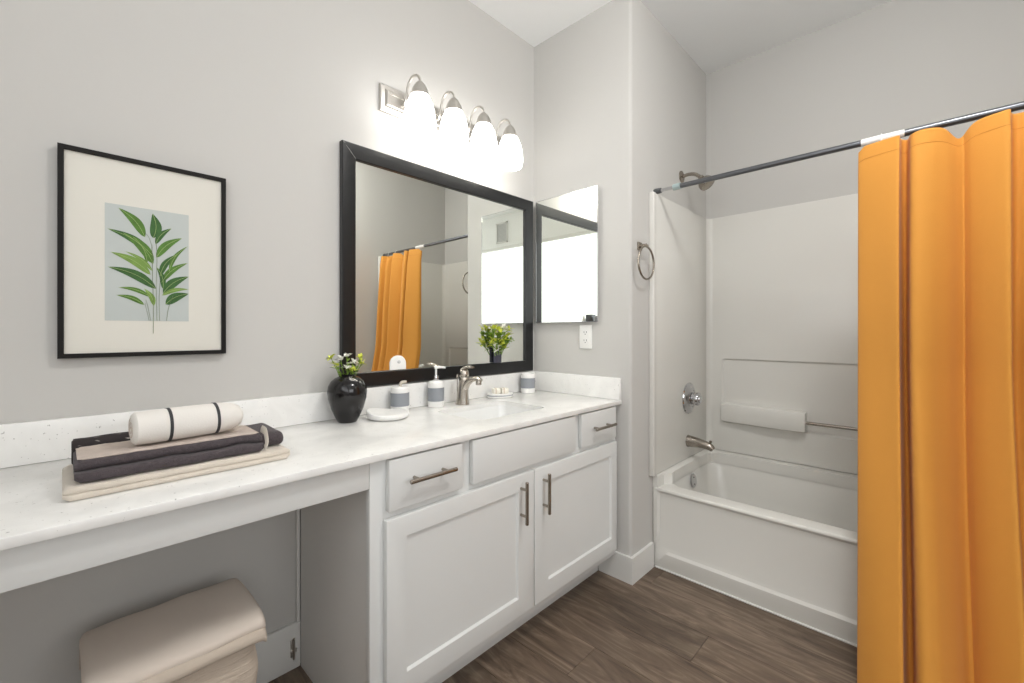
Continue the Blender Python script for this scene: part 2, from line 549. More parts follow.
bm = newbm(); box(bm, FX0 + 0.011, FX0 + 0.0125, FY + 0.02, YV - 0.0145, 0.0, ZT); obj('end_panel', bm, 'cabside', cab, smooth=False)['label'] = 'plain grey-white end panel of the knee space'
bm = newbm(); box(bm, FX0 + 0.029, 1.803, 1.160, 1.172, 0.0, 0.115, 0.001); obj('toe_kick', bm, 'cab', cab)
DY0, DY1 = 1.045, 1.0645


def bar_handle(parent, c, length, vertical):
    bm = newbm()
    d = Vector((0, 0, 1)) if vertical else Vector((1, 0, 0))
    c = Vector(c)
    y = DY0 - 0.030
    p0, p1 = Vector((c.x, y, c.z)) - d * length / 2, Vector((c.x, y, c.z)) + d * length / 2
    e = d * 0.0015
    tube(bm, [p0, p0 + e, p1 - e, p1], [0.0048, 0.0062, 0.0062, 0.0048], 16)
    for s in (-1, 1):
        q = c + d * s * length * 0.31
        tube(bm, [(q.x, y, q.z), (q.x, DY0 + 0.0005, q.z)], 0.0048, 12)
    return obj('handle', bm, 'satin', parent)


def slab_front(name, x0, x1, z0, z1):
    bm = newbm(); box(bm, x0, x1, DY0, DY1, z0, z1, 0.003, 3)
    return obj(name, bm, 'cab', cab)


d1 = slab_front('drawer', 0.609, 0.8635, 0.671, 0.812)
bar_handle(d1, (0.7365, 0, 0.749), 0.16, False).parent = d1
d2 = slab_front('false_drawer_front', 0.906, 1.458, 0.671, 0.812)
d3 = slab_front('drawer', 1.502, 1.776, 0.671, 0.812)
bar_handle(d3, (1.645, 0, 0.742), 0.16, False)


def shaker(x0, x1, z0, z1, l, rr, t, bt):
    bm = newbm(); box(bm, x0, x1, DY0, DY1, z0, z1, 0.0025, 3)
    o = obj('door', bm, 'cab', cab)
    cb = newbm()
    e = 0.004
    rings = []
    for y, q in ((DY0 - 0.01, -e), (DY0, 0 - e * 0.3), (DY0 + 0.008, e)):
        rings.append([(x0 + l + q, y, z0 + bt + q), (x1 - rr - q, y, z0 + bt + q), (x1 - rr - q, y, z1 - t - q), (x0 + l + q, y, z1 - t - q)])
    loft(cb, rings)
    return cut(o, cb)


do1 = shaker(0.6015, 1.1995, 0.150, 0.651, 0.063, 0.085, 0.060, 0.066)
bar_handle(do1, (1.128, 0, 0.556), 0.150, True)
do2 = shaker(1.2045, 1.782, 0.150, 0.651, 0.080, 0.047, 0.060, 0.066)
bar_handle(do2, (1.252, 0, 0.556), 0.150, True)
for h in [o for o in COL.objects if o.name.startswith('handle')]:
    p = h.parent
    # parts of parts: their own coordinates are already in the room frame
    h.location = (0, 0, 0)
    if p.parent is None: h.location = -p.location

# knee space apron board
bm = newbm(); box(bm, XL + 0.002, FX0 - 0.001, FY, FY + 0.018, 0.742, ZT, 0.002)
tag(local(obj('apron_board', bm, 'cab')), 'long white board under the worktop edge above the knee space', 'board')

# ------------------------------------------------------------------ worktop with backsplash, sink
bm = newbm(); box(bm, XL + 0.001, XM - 0.0015, CF, YV - 0.001, CT - SL, CT, 0.0025, 2)
top = tag(obj('countertop', bm, 'quartz'), 'long white speckled quartz worktop running the whole vanity wall', 'countertop')
SX0, SX1, SY0, SY1 = 1.040, 1.420, 1.165, 1.435
cb = newbm()
pp = rrect(SX0, SX1, SY0, SY1, 0.03)
loft(cb, [[(p[0], p[1], CT - SL - 0.01) for p in pp], [(p[0], p[1], CT + 0.01) for p in pp]])
cut(top, cb)
bm = newbm(); box(bm, XL + 0.001, XM - 0.0015, YV - 0.020, YV - 0.001, CT + 0.0004, 0.940, 0.002)
tag(local(obj('backsplash', bm, 'quartz')), 'long low white quartz backsplash along the foot of the vanity wall', 'backsplash')
bm = newbm(); box(bm, XM - 0.020, XM - 0.0015, CF + 0.001, YV - 0.0204, CT + 0.0004, 0.940, 0.002)
tag(local(obj('side_splash', bm, 'quartz')), 'short white quartz side splash under the outlet and medicine cabinet', 'backsplash')

sink = thing('sink', 'white undermount basin sunk in the quartz worktop below the faucet', 'sink', (1.23, 1.30, CT - SL))
bm = newbm()
rings = []
zt = CT - SL - 0.0005
for dz, ins, rr in ((0, -0.012, 0.035), (0.0, 0.0, 0.03), (-0.05, 0.006, 0.03), (-0.10, 0.016, 0.035), (-0.128, 0.04, 0.04), (-0.138, 0.09, 0.03), (-0.140, 0.118, 0.012)):
    rings.append([(p[0], p[1], zt + dz) for p in rrect(SX0 + ins, SX1 - ins, SY0 + ins, SY1 - ins, rr)])
for dz, ins, rr in ((-0.150, 0.09, 0.03), (-0.140, 0.035, 0.04), (-0.10, 0.004, 0.035), (-0.012, -0.012, 0.035)):
    rings.append([(p[0], p[1], zt + dz) for p in rrect(SX0 + ins, SX1 - ins, SY0 + ins, SY1 - ins, rr)])
# outer shell joined to the flange
vs = loft(bm, rings, cap=False)
bm.faces.new(vs[6]) if False else None
n = len(rings[0])
for j in range(n):
    k = (j + 1) % n
    bm.faces.new((vs[-1][j], vs[-1][k], vs[0][k], vs[0][j]))
obj('basin', bm, 'ceramic', sink)
bm = newbm(); lathe(bm, [(0.001, 0.0), (0.022, 0.0), (0.024, -0.003), (0.024, -0.01), (0.001, -0.01)], ((SX0 + SX1) / 2, (SY0 + SY1) / 2, zt - 0.136), seg=24)
obj('drain', bm, 'chrome', sink)

# faucet
FXc, FYc = 1.226, 1.487
fa = thing('faucet', 'brushed nickel single lever faucet standing behind the sink', 'faucet', (FXc, FYc, CT))
bm = newbm()
rings = []
for h, ry, rx, off in ((0.0, 0.029, 0.025, 0), (0.004, 0.029, 0.025, 0), (0.02, 0.026, 0.022, -0.001), (0.05, 0.023, 0.020, -0.003), (0.08, 0.021, 0.019, -0.007), (0.105, 0.021, 0.0195, -0.011), (0.118, 0.019, 0.019, -0.013), (0.122, 0.017, 0.017, -0.013)):
    rings.append([(FXc + rx * 1.14 * math.cos(2 * PI * j / 28), FYc + off + ry * 1.14 * math.sin(2 * PI * j / 28), CT + h) for j in range(28)])
loft(bm, rings)
obj('faucet_body', bm, 'faucetm', fa)
bm = newbm()
tube(bm, smooth_path([(FXc, FYc - 0.012, CT + 0.060), (FXc, FYc - 0.032, CT + 0.092), (FXc, FYc - 0.062, CT + 0.112), (FXc, FYc - 0.095, CT + 0.119), (FXc, FYc - 0.118, CT + 0.113)], 6), [0.016, 0.016, 0.015, 0.014, 0.012], 20, flat=(1.1, 0.8))
lathe(bm, [(0.0115, 0.0), (0.0125, 0.002), (0.0125, 0.014), (0.011, 0.018)], (FXc, FYc - 0.108, CT + 0.094), seg=20)
obj('spout', bm, 'faucetm', fa)
bm = newbm()
lathe(bm, [(0.0195, 0.1225), (0.0215, 0.126), (0.022, 0.136), (0.019, 0.149), (0.010, 0.157), (0.001, 0.160)], (FXc, FYc - 0.012, CT), seg=28)
tube(bm, smooth_path([(FXc, FYc + 0.002, CT + 0.138), (FXc, FYc - 0.012, CT + 0.156), (FXc, FYc - 0.038, CT + 0.166), (FXc, FYc - 0.07, CT + 0.166)], 6), [0.015, 0.015, 0.0125, 0.009], 16, flat=(1.1, 0.55))
obj('lever', bm, 'faucetm', fa)
bm = newbm()
tube(bm, [(FXc, FYc + 0.036, CT + 0.001), (FXc, FYc + 0.036, CT + 0.115)], 0.0022, 10)
lathe(bm, [(0.001, 0), (0.005, 0.002), (0.006, 0.008), (0.004, 0.014), (0.001, 0.016)], (FXc, FYc + 0.036, CT + 0.113), seg=14)
obj('lift_rod', bm, 'faucetm', fa)

# ------------------------------------------------------------------ wall mirror
MX0, MX1, MZ0, MZ1 = 0.717, 1.785, 0.945, 1.866
MW = 0.056
mi = thing('wall_mirror', 'large wall mirror in a wide black lacquered frame above the sink', 'mirror', ((MX0 + MX1) / 2, YV, MZ0))
FD = 0.024
yb = YV - 0.001
bm = newbm()
# profile across the rail: (inset from the outer edge, depth from wall)
prof = [(0.0, 0.0), (0.0, FD - 0.003), (0.003, FD), (0.012, FD), (MW - 0.012, FD - 0.005), (MW - 0.003, FD - 0.006), (MW, FD - 0.009), (MW, 0.0)]
rings = []
for i, (sx, sz) in enumerate(((0, 0), (1, 0), (1, 1), (0, 1), (0, 0))):
    ring = []
    for q, d in prof:
        x = MX0 + q if sx == 0 else MX1 - q
        z = MZ0 + q if sz == 0 else MZ1 - q
        ring.append((x, yb - d, z))
    rings.append(ring)
loft(bm, rings, cap=False)
bmesh.ops.remove_doubles(bm, verts=bm.verts, dist=1e-6)
obj('mirror_frame', bm, 'blackframe', mi, angle=20)
bm = newbm(); box(bm, MX0 + MW - 0.004, MX1 - MW + 0.004, yb - 0.007, yb - 0.001, MZ0 + MW - 0.004, MZ1 - MW + 0.004)
obj('mirror_glass', bm, 'mirror', mi, smooth=False)
bm = newbm()
bw, by, = 0.012, yb - 0.0075
gx0, gx1, gz0, gz1 = MX0 + MW, MX1 - MW, MZ0 + MW, MZ1 - MW
for (a, b_) in (((gx0, gz0), (gx0, gz1)), ((gx1, gz0), (gx1, gz1)), ((gx0, gz1), (gx1, gz1))):
    pass
tube(bm, [(MX0 + 0.004, yb - FD - 0.0001, MZ1 - 0.004), (MX0 + MW * 0.5, yb - FD + 0.0024, MZ1 - MW * 0.5), (MX0 + MW - 0.002, yb - FD + 0.0058, MZ1 - MW + 0.002)], 0.0006, 6)
obj('mitre_line', bm, 'silverline', mi)['label'] = 'thin silver mitre line at the upper left corner'

# white round-topped plate standing in for an unidentified shape in the mirror
pc = (0.958, yb - 0.007)
pl = thing('reflection_standin', 'small white round-topped plate standing in for an unidentified reflection at the foot of the mirror glass', 'reflection stand-in', (pc[0], pc[1], MZ0 + MW))
def arch(w_, h_, x, z, n=20):
    pts = [(x - w_, z), (x + w_, z)]
    pts += [(x + w_ * math.cos(PI * k / n), z + h_ - w_ * 0.95 + w_ * 0.95 * math.sin(PI * k / n)) for k in range(n + 1)]
    return pts
bm = newbm()
z0 = MZ0 + MW + 0.0005
A = arch(0.036, 0.058, 0.958, z0)
A2 = arch(0.032, 0.054, 0.958, z0 + 0.001)
loft(bm, [[(p[0], yb - 0.0075, p[1]) for p in A], [(p[0], yb - 0.012, p[1]) for p in A], [(p[0], yb - 0.015, p[1]) for p in A2]])
obj('standin_plate', bm, 'plate', pl)
bm = newbm(); lathe(bm, [(0.007, 0), (0.007, 0.004), (0.004, 0.007), (0.001, 0.0075)], (0.958, yb - 0.0149, z0 + 0.032), '-y', 20)
obj('button', bm, 'ventgrey', pl)

# ------------------------------------------------------------------ vanity light
vl = thing('vanity_light', 'brushed nickel bar light with four frosted glass shades above the mirror', 'wall lamp', (1.25, YV, 2.04))
bm = newbm()
bx0, bx1, bz0, bz1 = 0.877, 1.628, 2.040, 2.147
prof = [(0, 0), (0, 0.010), (0.004, 0.013), (0.018, 0.015), (0.022, 0.021), (0.026, 0.024), (0.036, 0.024)]
rings = [[(bx0 + q, yb - d, bz0 + q), (bx1 - q, yb - d, bz0 + q), (bx1 - q, yb - d, bz1 - q), (bx0 + q, yb - d, bz1 - q)] for q, d in prof]
rings.append([(bx0 + 0.038, yb - 0.021, bz0 + 0.038), (bx1 - 0.038, yb - 0.021, bz0 + 0.038), (bx1 - 0.038, yb - 0.021, bz1 - 0.038), (bx0 + 0.038, yb - 0.021, bz1 - 0.038)])
loft(bm, rings)
obj('backplate', bm, 'nickel', vl, angle=15)
LY = 1.457
for i in range(4):
    lx = 0.9845 + i * 0.1705
    bm = newbm()
    tube(bm, smooth_path([(lx - 0.012, yb - 0.020, 2.085), (lx - 0.012, yb - 0.036, 2.090), (lx - 0.010, yb - 0.048, 2.125), (lx - 0.008, yb - 0.056, 2.160), (lx - 0.005, yb - 0.080, 2.184), (lx - 0.001, LY + 0.018, 2.180), (lx, LY, 2.158), (lx, LY, 2.140)], 6), 0.0052, 12)
    arm = obj('lamp_arm', bm, 'nickel', vl)
    bm = newbm()
    lathe(bm, [(0.008, 2.148), (0.012, 2.145), (0.022, 2.133), (0.031, 2.115), (0.037, 2.096), (0.038, 2.090), (0.034, 2.090)], (lx, LY, 0), seg=32)
    c = obj('socket_cup', bm, 'nickel', arm); c.location = (0, 0, 0)
    bm = newbm()
    out = [(0.034, 2.092), (0.041, 2.080), (0.050, 2.060), (0.057, 2.035), (0.0615, 2.005), (0.0625, 1.980), (0.060, 1.958), (0.056, 1.948)]
    inn = [(0.053, 1.949), (0.057, 1.960), (0.0595, 1.980), (0.0585, 2.005), (0.054, 2.035), (0.047, 2.058), (0.038, 2.078), (0.030, 2.089)]
    lathe(bm, out + inn, (lx, LY, 0), seg=40, cap=True)
    c = obj('lamp_shade', bm, 'shade', arm); c.location = (0, 0, 0)

# ------------------------------------------------------------------ medicine cabinet
mc = thing('medicine_cabinet', 'slim mirrored medicine cabinet on the narrow wall above the power outlet', 'cabinet', (XM, 1.355, 1.208))
bm = newbm(); box(bm, 1.8025, XM - 0.0005, 1.168, 1.546, 1.212, 1.860, 0.001); obj('cabinet_box', bm, 'trim', mc)
bm = newbm(); box(bm, 1.7975, 1.802, 1.161, 1.551, 1.207, 1.8635, 0.0012)
dd = obj('mirror_door', bm, 'mirror', mc, smooth=False)
bm = newbm()
for a in ((1.161, 1.551, 1.205, 1.2085), (1.161, 1.551, 1.862, 1.8645)): box(bm, 1.7968, 1.802, a[0], a[1], a[2], a[3])
for a in ((1.1595, 1.1625), (1.5495, 1.5525)): box(bm, 1.7968, 1.802, a[0], a[1], 1.205, 1.8645)
e_ = obj('edge_strip', bm, 'chrome', dd); e_.location = (0, 0, 0)

# outlet
ou = thing('electrical_outlet', 'white duplex power outlet on the wall under the medicine cabinet', 'outlet', (XM, 1.24, 1.07))
bm = newbm(); box(bm, XM - 0.006, XM - 0.0005, 1.203, 1.277, 1.072, 1.190, 0.003, 3); obj('cover_plate', bm, 'plate', ou)
for zc in (1.152, 1.111):
    bm = newbm()
    P_ = rrect(1.223, 1.257, zc - 0.0145, zc + 0.0145, 0.010)
    loft(bm, [[(XM - 0.0055, p[0], p[1]) for p in P_], [(XM - 0.008, p[0], p[1]) for p in P_]])
    rc = obj('receptacle', bm, 'plate', ou)
    bm = newbm()
    box(bm, XM - 0.0083, XM - 0.0078, 1.2315, 1.2340, zc - 0.002, zc + 0.007)
    box(bm, XM - 0.0083, XM - 0.0078, 1.2460, 1.2485, zc - 0.002, zc + 0.007)
    box(bm, XM - 0.0083, XM - 0.0078, 1.2380, 1.2425, zc - 0.010, zc - 0.006)
    s_ = obj('slots', bm, 'dark_plastic', rc); s_.location = (0, 0, 0)

# ------------------------------------------------------------------ framed picture
PX0, PX1, PZ0, PZ1 = -0.0085, 0.3500, 1.091, 1.6285
pf = thing('framed_picture', 'botanical leaf print in a thin black frame with wide cream mat', 'picture', ((PX0 + PX1) / 2, YV, PZ0))
pw, py0 = 0.0115, YV - 0.026
bm = newbm()
prof = [(0, 0), (0, 0.024), (0.001, 0.025), (pw - 0.001, 0.025), (pw, 0.024), (pw, 0.0)]
rings = []
for (sx, sz) in ((0, 0), (1, 0), (1, 1), (0, 1), (0, 0)):
    rings.append([((PX0 + q if sx == 0 else PX1 - q), yb - d, (PZ0 + q if sz == 0 else PZ1 - q)) for q, d in prof])
loft(bm, rings, cap=False); bmesh.ops.remove_doubles(bm, verts=bm.verts, dist=1e-6)
obj('picture_frame', bm, 'picframe', pf, angle=20)
my = yb - 0.017
bm = newbm(); box(bm, PX0 + pw - 0.002, PX1 - pw + 0.002, my, yb - 0.004, PZ0 + pw - 0.002, PZ1 - pw + 0.002)
obj('mat_board', bm, 'mat', pf, smooth=False)
QX0, QX1, QZ0, QZ1 = 0.078, 0.2575, 1.188, 1.499
bm = newbm(); box(bm, QX0, QX1, my - 0.0006, my - 0.0001, QZ0, QZ1)
pr = obj('print_sheet', bm, 'print', pf, smooth=False)


def uvp(X, Y, lift):
    u = (X - 170) / 221.0
    yt = 210 + 27 * u; 
    v = (528 - Y) / (528 - yt)
    return Vector((QX0 + u * (QX1 - QX0), my - 0.0008 - lift, QZ0 + v * (QZ1 - QZ0)))


def flat_leaf(bm, a, b_, w, lift, curve=0.12, n=12):
    A_, B_ = uvp(a[0], a[1], lift), uvp(b_[0], b_[1], lift)
    d = B_ - A_
    nrm = Vector((-d.z, 0, d.x)).normalized()
    ww = w / 221.0 * (QX1 - QX0) * 0.5
    L_, R_, C_ = [], [], []
    for k in range(n + 1):
        t = k / n
        c = A_ + d * t + nrm * d.length * curve * math.sin(PI * t)
        h = ww * (math.sin(PI * t ** 0.85) ** 0.8) * (1 - 0.25 * t)
        L_.append(c + nrm * h); R_.append(c - nrm * h); C_.append(c)
    vl_ = [bm.verts.new(p) for p in L_]; vr_ = [bm.verts.new(p) for p in R_]
    for k in range(n):
        try: bm.faces.new((vl_[k], vl_[k + 1], vr_[k + 1], vr_[k]))
        except ValueError: pass
    return C_


leaves = [((270, 300), (203, 223), 32, 0), ((292, 302), (290, 235), 36, 1), ((298, 318), (342, 274), 20, 1), ((300, 355), (372, 300), 28, 0),
          ((290, 350), (176, 280), 28, 1), ((292, 372), (215, 290), 34, 0), ((285, 402), (184, 343), 28, 2), ((300, 440), (177, 383), 34, 1),
          ((290, 392), (220, 340), 14, 2), ((310, 405), (357, 345), 22, 1), ((335, 392), (388, 322), 14, 0), ((315, 422), (388, 368), 22, 0),
          ((318, 452), (391, 405), 32, 1), ((315, 458), (391, 440), 16, 2), ((325, 482), (391, 452), 34, 1), ((284, 462), (203, 438), 16, 0),
          ((268, 484), (198, 459), 18, 0), ((294, 486), (268, 440), 18, 2), ((318, 440), (300, 380), 18, 1), ((276, 370), (240, 300), 16, 0)]
ribs = newbm()
for kind in range(3):
    bm = newbm()
    for i, (a, b_, w_, k) in enumerate(leaves):
        if k != kind: continue
        lift = 0.0001 + i * 0.00003
        c = flat_leaf(bm, a, b_, w_, lift, curve=(0.10 if b_[0] > a[0] else -0.10))
        tube(ribs, [p + Vector((0, -0.0002, 0)) for p in c], 0.00045, 5)
    o = obj('printed_leaves', bm, ('leaf1', 'leaf2', 'leaf3')[kind], pr, smooth=False); o.location = (0, 0, 0)
o = obj('printed_leaf_ribs', ribs, 'rib', pr); o.location = (0, 0, 0)
bm = newbm()
for pts, rr in (([(292, 562), (292, 480), (290, 400), (288, 320)], 0.0017), ([(302, 527), (300, 430), (302, 350), (298, 300)], 0.0014),
                ([(309, 527), (308, 460), (312, 400)], 0.0013), ([(285, 527), (278, 490), (272, 470)], 0.0012), ([(328, 527), (334, 490), (346, 458)], 0.0013),
                ([(281, 527), (270, 480)], 0.001), ([(290, 330), (280, 300), (266, 285)], 0.001)):
    tube(bm, smooth_path([uvp(p[0], p[1], 0.0001) for p in pts], 5), rr, 6, flat=(1, 0.3))
o = obj('printed_stems', bm, 'stem', pr); o.location = (0, 0, 0)

# ------------------------------------------------------------------ small things on the worktop
# round white tray
bm = newbm()
rings = []
for r_, h in ((0.001, 0.0), (0.060, 0.0), (0.068, 0.003), (0.0745, 0.007), (0.077, 0.013), (0.0755, 0.019), (0.071, 0.022), (0.063, 0.022), (0.054, 0.020), (0.001, 0.019)):
    rings.append((r_, h))
lathe(bm, rings, (0.838, 1.447, CT), seg=56, cap=True)
for v in bm.verts:
    d = Vector((v.co.x - 0.838, v.co.y - 1.447))
    k = max(0, (d.dot(Vector((-0.75, 0.66))) / 0.08))
    if v.co.z > CT + 0.01: v.co.z += 0.016 * k * k
tag(local(obj('soap_tray', bm, 'ceramic_matte')), 'empty round white tray with a raised rim beside the black vase', 'tray')

# black vase
VX, VY = 0.704, 1.492
bm = newbm()
out = [(0.001, 0), (0.030, 0), (0.033, 0.003), (0.041, 0.018), (0.055, 0.050), (0.0645, 0.085), (0.0670, 0.108), (0.064, 0.128), (0.055, 0.145), (0.042, 0.156), (0.030, 0.161), (0.026, 0.165), (0.028, 0.170)]
inn = [(0.024, 0.170), (0.022, 0.165), (0.026, 0.158), (0.045, 0.140), (0.054, 0.112), (0.045, 0.060), (0.028, 0.010), (0.001, 0.008)]
lathe(bm, out + inn, (VX, VY, CT), seg=56)
tag(local(obj('vase', bm, 'vase')), 'round glossy black vase with sparse sprigs on the worktop', 'vase')


def petal(bm, c, d, L_, w_, droop=0.2, n=5):
    d = d.normalized()
    s = d.cross(Vector((0, 0, 1)))
    if s.length < 1e-3: s = Vector((1, 0, 0))
    s.normalize(); u = s.cross(d)
    a, b2 = [], []
    mid = []
    for k in range(n + 1):
        t = k / n
        p = c + d * L_ * t - Vector((0, 0, 1)) * droop * L_ * t * t
        h = w_ * 0.5 * math.sin(PI * min(1, t * 0.93 + 0.04)) ** 0.75
        a.append(bm.verts.new(p + s * h + u * h * 0.35)); b2.append(bm.verts.new(p - s * h + u * h * 0.35)); mid.append(bm.verts.new(p))
    for k in range(n):
        bm.faces.new((a[k], a[k + 1], mid[k + 1], mid[k])); bm.faces.new((mid[k], mid[k + 1], b2[k + 1], b2[k]))


def rnd_dir(up=0.3):
    a = random.uniform(0, 2 * PI)
    return Vector((math.cos(a), math.sin(a), random.uniform(-0.2, up * 2)))


def sprig(base, tip, m, label, group, scale=1.0, root=None):
    base, tip = Vector(base), Vector(tip)
    t = root or thing('cut_flower', label, 'flower', base, group)
    bm = newbm()
    mid = base.lerp(tip, 0.5) + Vector((0, 0, 0.01))
    path = smooth_path([base, mid, tip], 5)
    tube(bm, path, 0.0011 * scale, 6)
    for k in range(3):
        petal(bm, path[4 + 2 * k], rnd_dir(0.6) + Vector((0, 0, 0.5)), 0.022 * scale, 0.008 * scale, 0.15)
    obj('stem', bm, 'greenleaf', t)
    bm = newbm()
    for k in range(9):
        c = tip + Vector((random.uniform(-1, 1), random.uniform(-1, 1), random.uniform(-0.8, 0.5))) * 0.006 * scale
        petal(bm, c, rnd_dir(0.9), random.uniform(0.012, 0.022) * scale, random.uniform(0.006, 0.011) * scale, 0.25)
    obj('blossom', bm, m, t)


zb = CT + 0.15
for dx, dy, dz, m_ in ((-0.055, 0.012, 0.082, 'yellowflower'), (-0.045, -0.01, 0.052, 'yellowflower'), (-0.022, 0.006, 0.072, 'whiteflower'), (0.000, 0.004, 0.085, 'whiteflower'),
                       (0.020, 0.000, 0.060, 'whiteflower'), (0.048, -0.006, 0.074, 'yellowflower'), (0.058, 0.006, 0.056, 'yellowflower'), (-0.008, -0.012, 0.045, 'whiteflower'), (0.014, -0.016, 0.035, 'yellowflower')):
    kind = 'white' if m_ == 'whiteflower' else 'lime green'
    sprig((VX + dx * 0.12, VY + dy * 0.3, CT + 0.10), (VX + dx, VY + dy, zb + dz * 1.0), m_, kind + ' flower sprig standing in the black vase', kind + ' sprigs in the black vase', 1.2)

# covered jar
def banded(name, label, cat, x, y, r_, h, top_prof, band=(0.030, 0.075)):
    t = thing(name, label, cat, (x, y, CT))
    bm = newbm()
    lathe(bm, [(0.001, 0), (r_ - 0.003, 0), (r_ - 0.0005, 0.002), (r_, 0.006), (r_, band[0] - 0.001), (r_ - 0.001, band[0]), (r_ - 0.001, band[1]), (r_, band[1] + 0.001)] + top_prof, (x, y, CT), seg=48)
    obj('cup' if cat == 'cup' else 'container', bm, 'ceramic_matte', t)
    bm = newbm()
    lathe(bm, [(r_ - 0.002, band[0]), (r_ + 0.0006, band[0]), (r_ + 0.0006, band[1]), (r_ - 0.002, band[1])], (x, y, CT), seg=48)
    obj('band', bm, 'greyband', t)['label'] = 'grey band'
    return t


j = banded('jar', 'white and grey jar with a beige hook lid beside the black vase', 'jar', 0.935, 1.523, 0.036, 0.1, [(0.036, 0.090), (0.035, 0.098), (0.031, 0.101), (0.001, 0.102)], (0.026, 0.078))
bm = newbm()
tube(bm, smooth_path([(0.937, 1.523, CT + 0.1005), (0.938, 1.523, CT + 0.112), (0.944, 1.520, CT + 0.118), (0.958, 1.512, CT + 0.118)], 5), [0.006, 0.0055, 0.006, 0.0065], 12)
obj('lid_hook', bm, 'beige_knob', j)['label'] = 'beige hook-shaped knob'

d = banded('soap_dispenser', 'white and grey pump soap dispenser left of the faucet', 'dispenser', 1.108, 1.520, 0.034, 0.108, [(0.034, 0.098), (0.031, 0.106), (0.024, 0.110), (0.014, 0.112), (0.001, 0.112)], (0.026, 0.082))
bm = newbm()
lathe(bm, [(0.011, 0.111), (0.012, 0.113), (0.012, 0.130), (0.010, 0.133), (0.001, 0.133)], (1.108, 1.52, CT), seg=24)
pu = obj('pump', bm, 'chrome', d)
pu['label'] = 'chrome collar'
bm = newbm()
lathe(bm, [(0.0045, 0.132), (0.0045, 0.160), (0.008, 0.163), (0.008, 0.170), (0.001, 0.172)], (1.108, 1.52, CT), seg=18)
tube(bm, smooth_path([(1.104, 1.522, CT + 0.167), (1.124, 1.508, CT + 0.168), (1.140, 1.496, CT + 0.165)], 4), [0.006, 0.005, 0.004], 12)
o = obj('nozzle', bm, 'ceramic_matte', pu); o.location = (0, 0, 0)

# soap dish with two bars
sd = thing('soap_dish', 'oval white soap dish with a grey stripe right of the faucet', 'soap dish', (1.477, 1.505, CT))
def ell(bm, prof, c, sx, sy, rot=0.0, seg=48):
    t = bmesh.new(); lathe(t, prof, (0, 0, 0), seg=seg, sx=sx, sy=sy)
    merge(bm, t, Matrix.Translation(c) @ Matrix.Rotation(rot, 4, 'Z'))
bm = newbm(); ell(bm, [(0.001, 0), (0.9, 0), (0.98, 0.003), (1.0, 0.009)] + [(0.99, 0.0095), (0.99, 0.0145), (1.0, 0.015), (1.0, 0.020), (0.97, 0.0225), (0.9, 0.021), (0.7, 0.018), (0.001, 0.018)], (1.477, 1.505, CT), 0.064, 0.040, -0.45)
obj('dish', bm, 'ceramic_matte', sd)
bm = newbm(); ell(bm, [(0.98, 0.0095), (1.012, 0.0095), (1.012, 0.0145), (0.98, 0.0145)], (1.477, 1.505, CT), 0.064, 0.040, -0.45)
obj('stripe', bm, 'greyband', sd)['label'] = 'grey stripe'
ca, sa = math.cos(-0.45), math.sin(-0.45)
for off, lab in ((-0.020, 'wrapped cream soap bar on the oval dish, the left one nearer the faucet'), (0.021, 'wrapped cream soap bar on the oval dish, the right one nearer the cup')):
    cx, cy = 1.477 + off * ca, 1.505 + off * sa
    t = thing('soap_bar', lab, 'soap', (cx, cy, CT + 0.019), 'soap bars on the oval dish')
    tb = bmesh.new(); box(tb, -0.018, 0.018, -0.017, 0.017, 0.0, 0.027, 0.004, 3)
    bm = newbm(); merge(bm, tb, Matrix.Translation((cx, cy, CT + 0.0192)) @ Matrix.Rotation(-0.45, 4, 'Z')); obj('bar', bm, 'soap', t)
    tb = bmesh.new(); box(tb, -0.004, 0.004, -0.0175, 0.0175, -0.0, 0.0275, 0.003, 2)
    bm = newbm(); merge(bm, tb, Matrix.Translation((cx - 0.006 * ca, cy - 0.006 * sa, CT + 0.0194)) @ Matrix.Rotation(-0.45, 4, 'Z')); obj('paper_band', bm, 'soapband', t)['label'] = 'narrow beige paper band'

# tumbler (open cup)
banded('tumbler', 'open white and grey tumbler in the corner right of the soap dish', 'cup', 1.694, 1.519, 0.037, 0.1,
       [(0.037, 0.098), (0.036, 0.100), (0.034, 0.098), (0.033, 0.09), (0.033, 0.008), (0.001, 0.006)], (0.026, 0.078))

# bouquet in a small dark glass vase on the mirror's lower rail, standing in for a reflected one
BX, BY, BZ = 1.515, yb - 0.0205, MZ0 + MW + 0.0008
bv = newbm()
lathe(bv, [(0.001, 0), (0.026, 0), (0.027, 0.003), (0.027, 0.075), (0.024, 0.075), (0.024, 0.006), (0.001, 0.005)], (BX, BY, BZ), seg=32, sy=0.45)
tag(local(obj('glass_vase', bv, 'glassvase')), 'small dark glass vase of flowers on the mirror frame\'s lower rail', 'vase')
random.seed(21)
bq = thing('flower_bouquet', 'bunch of lime yellow and white flowers in the dark glass vase, in place of a reflected bunch', 'bouquet', (BX, BY, BZ + 0.02))
for i in range(17):
    a = i * 2.399
    rr = math.sqrt((i + 0.5) / 17)
    tx, tz = BX - 0.004 + 0.080 * rr * math.cos(a), BZ + 0.122 + 0.066 * rr * math.sin(a)
    ty = BY - 0.006 - 0.026 * math.sqrt(max(0, 1 - rr * rr)) + random.uniform(-0.004, 0.004)
    m_, kd = (('yellowflower', 'lime yellow'), ('whiteflower', 'white'), ('yellowflower', 'lime yellow'), ('greenleaf', 'leafy green'))[(i * 7) % 4]
    sprig((BX + 0.018 * rr * math.cos(a), BY + 0.006 * math.sin(a), BZ + 0.02), (tx, ty, tz), m_, None, None, 1.9, bq)

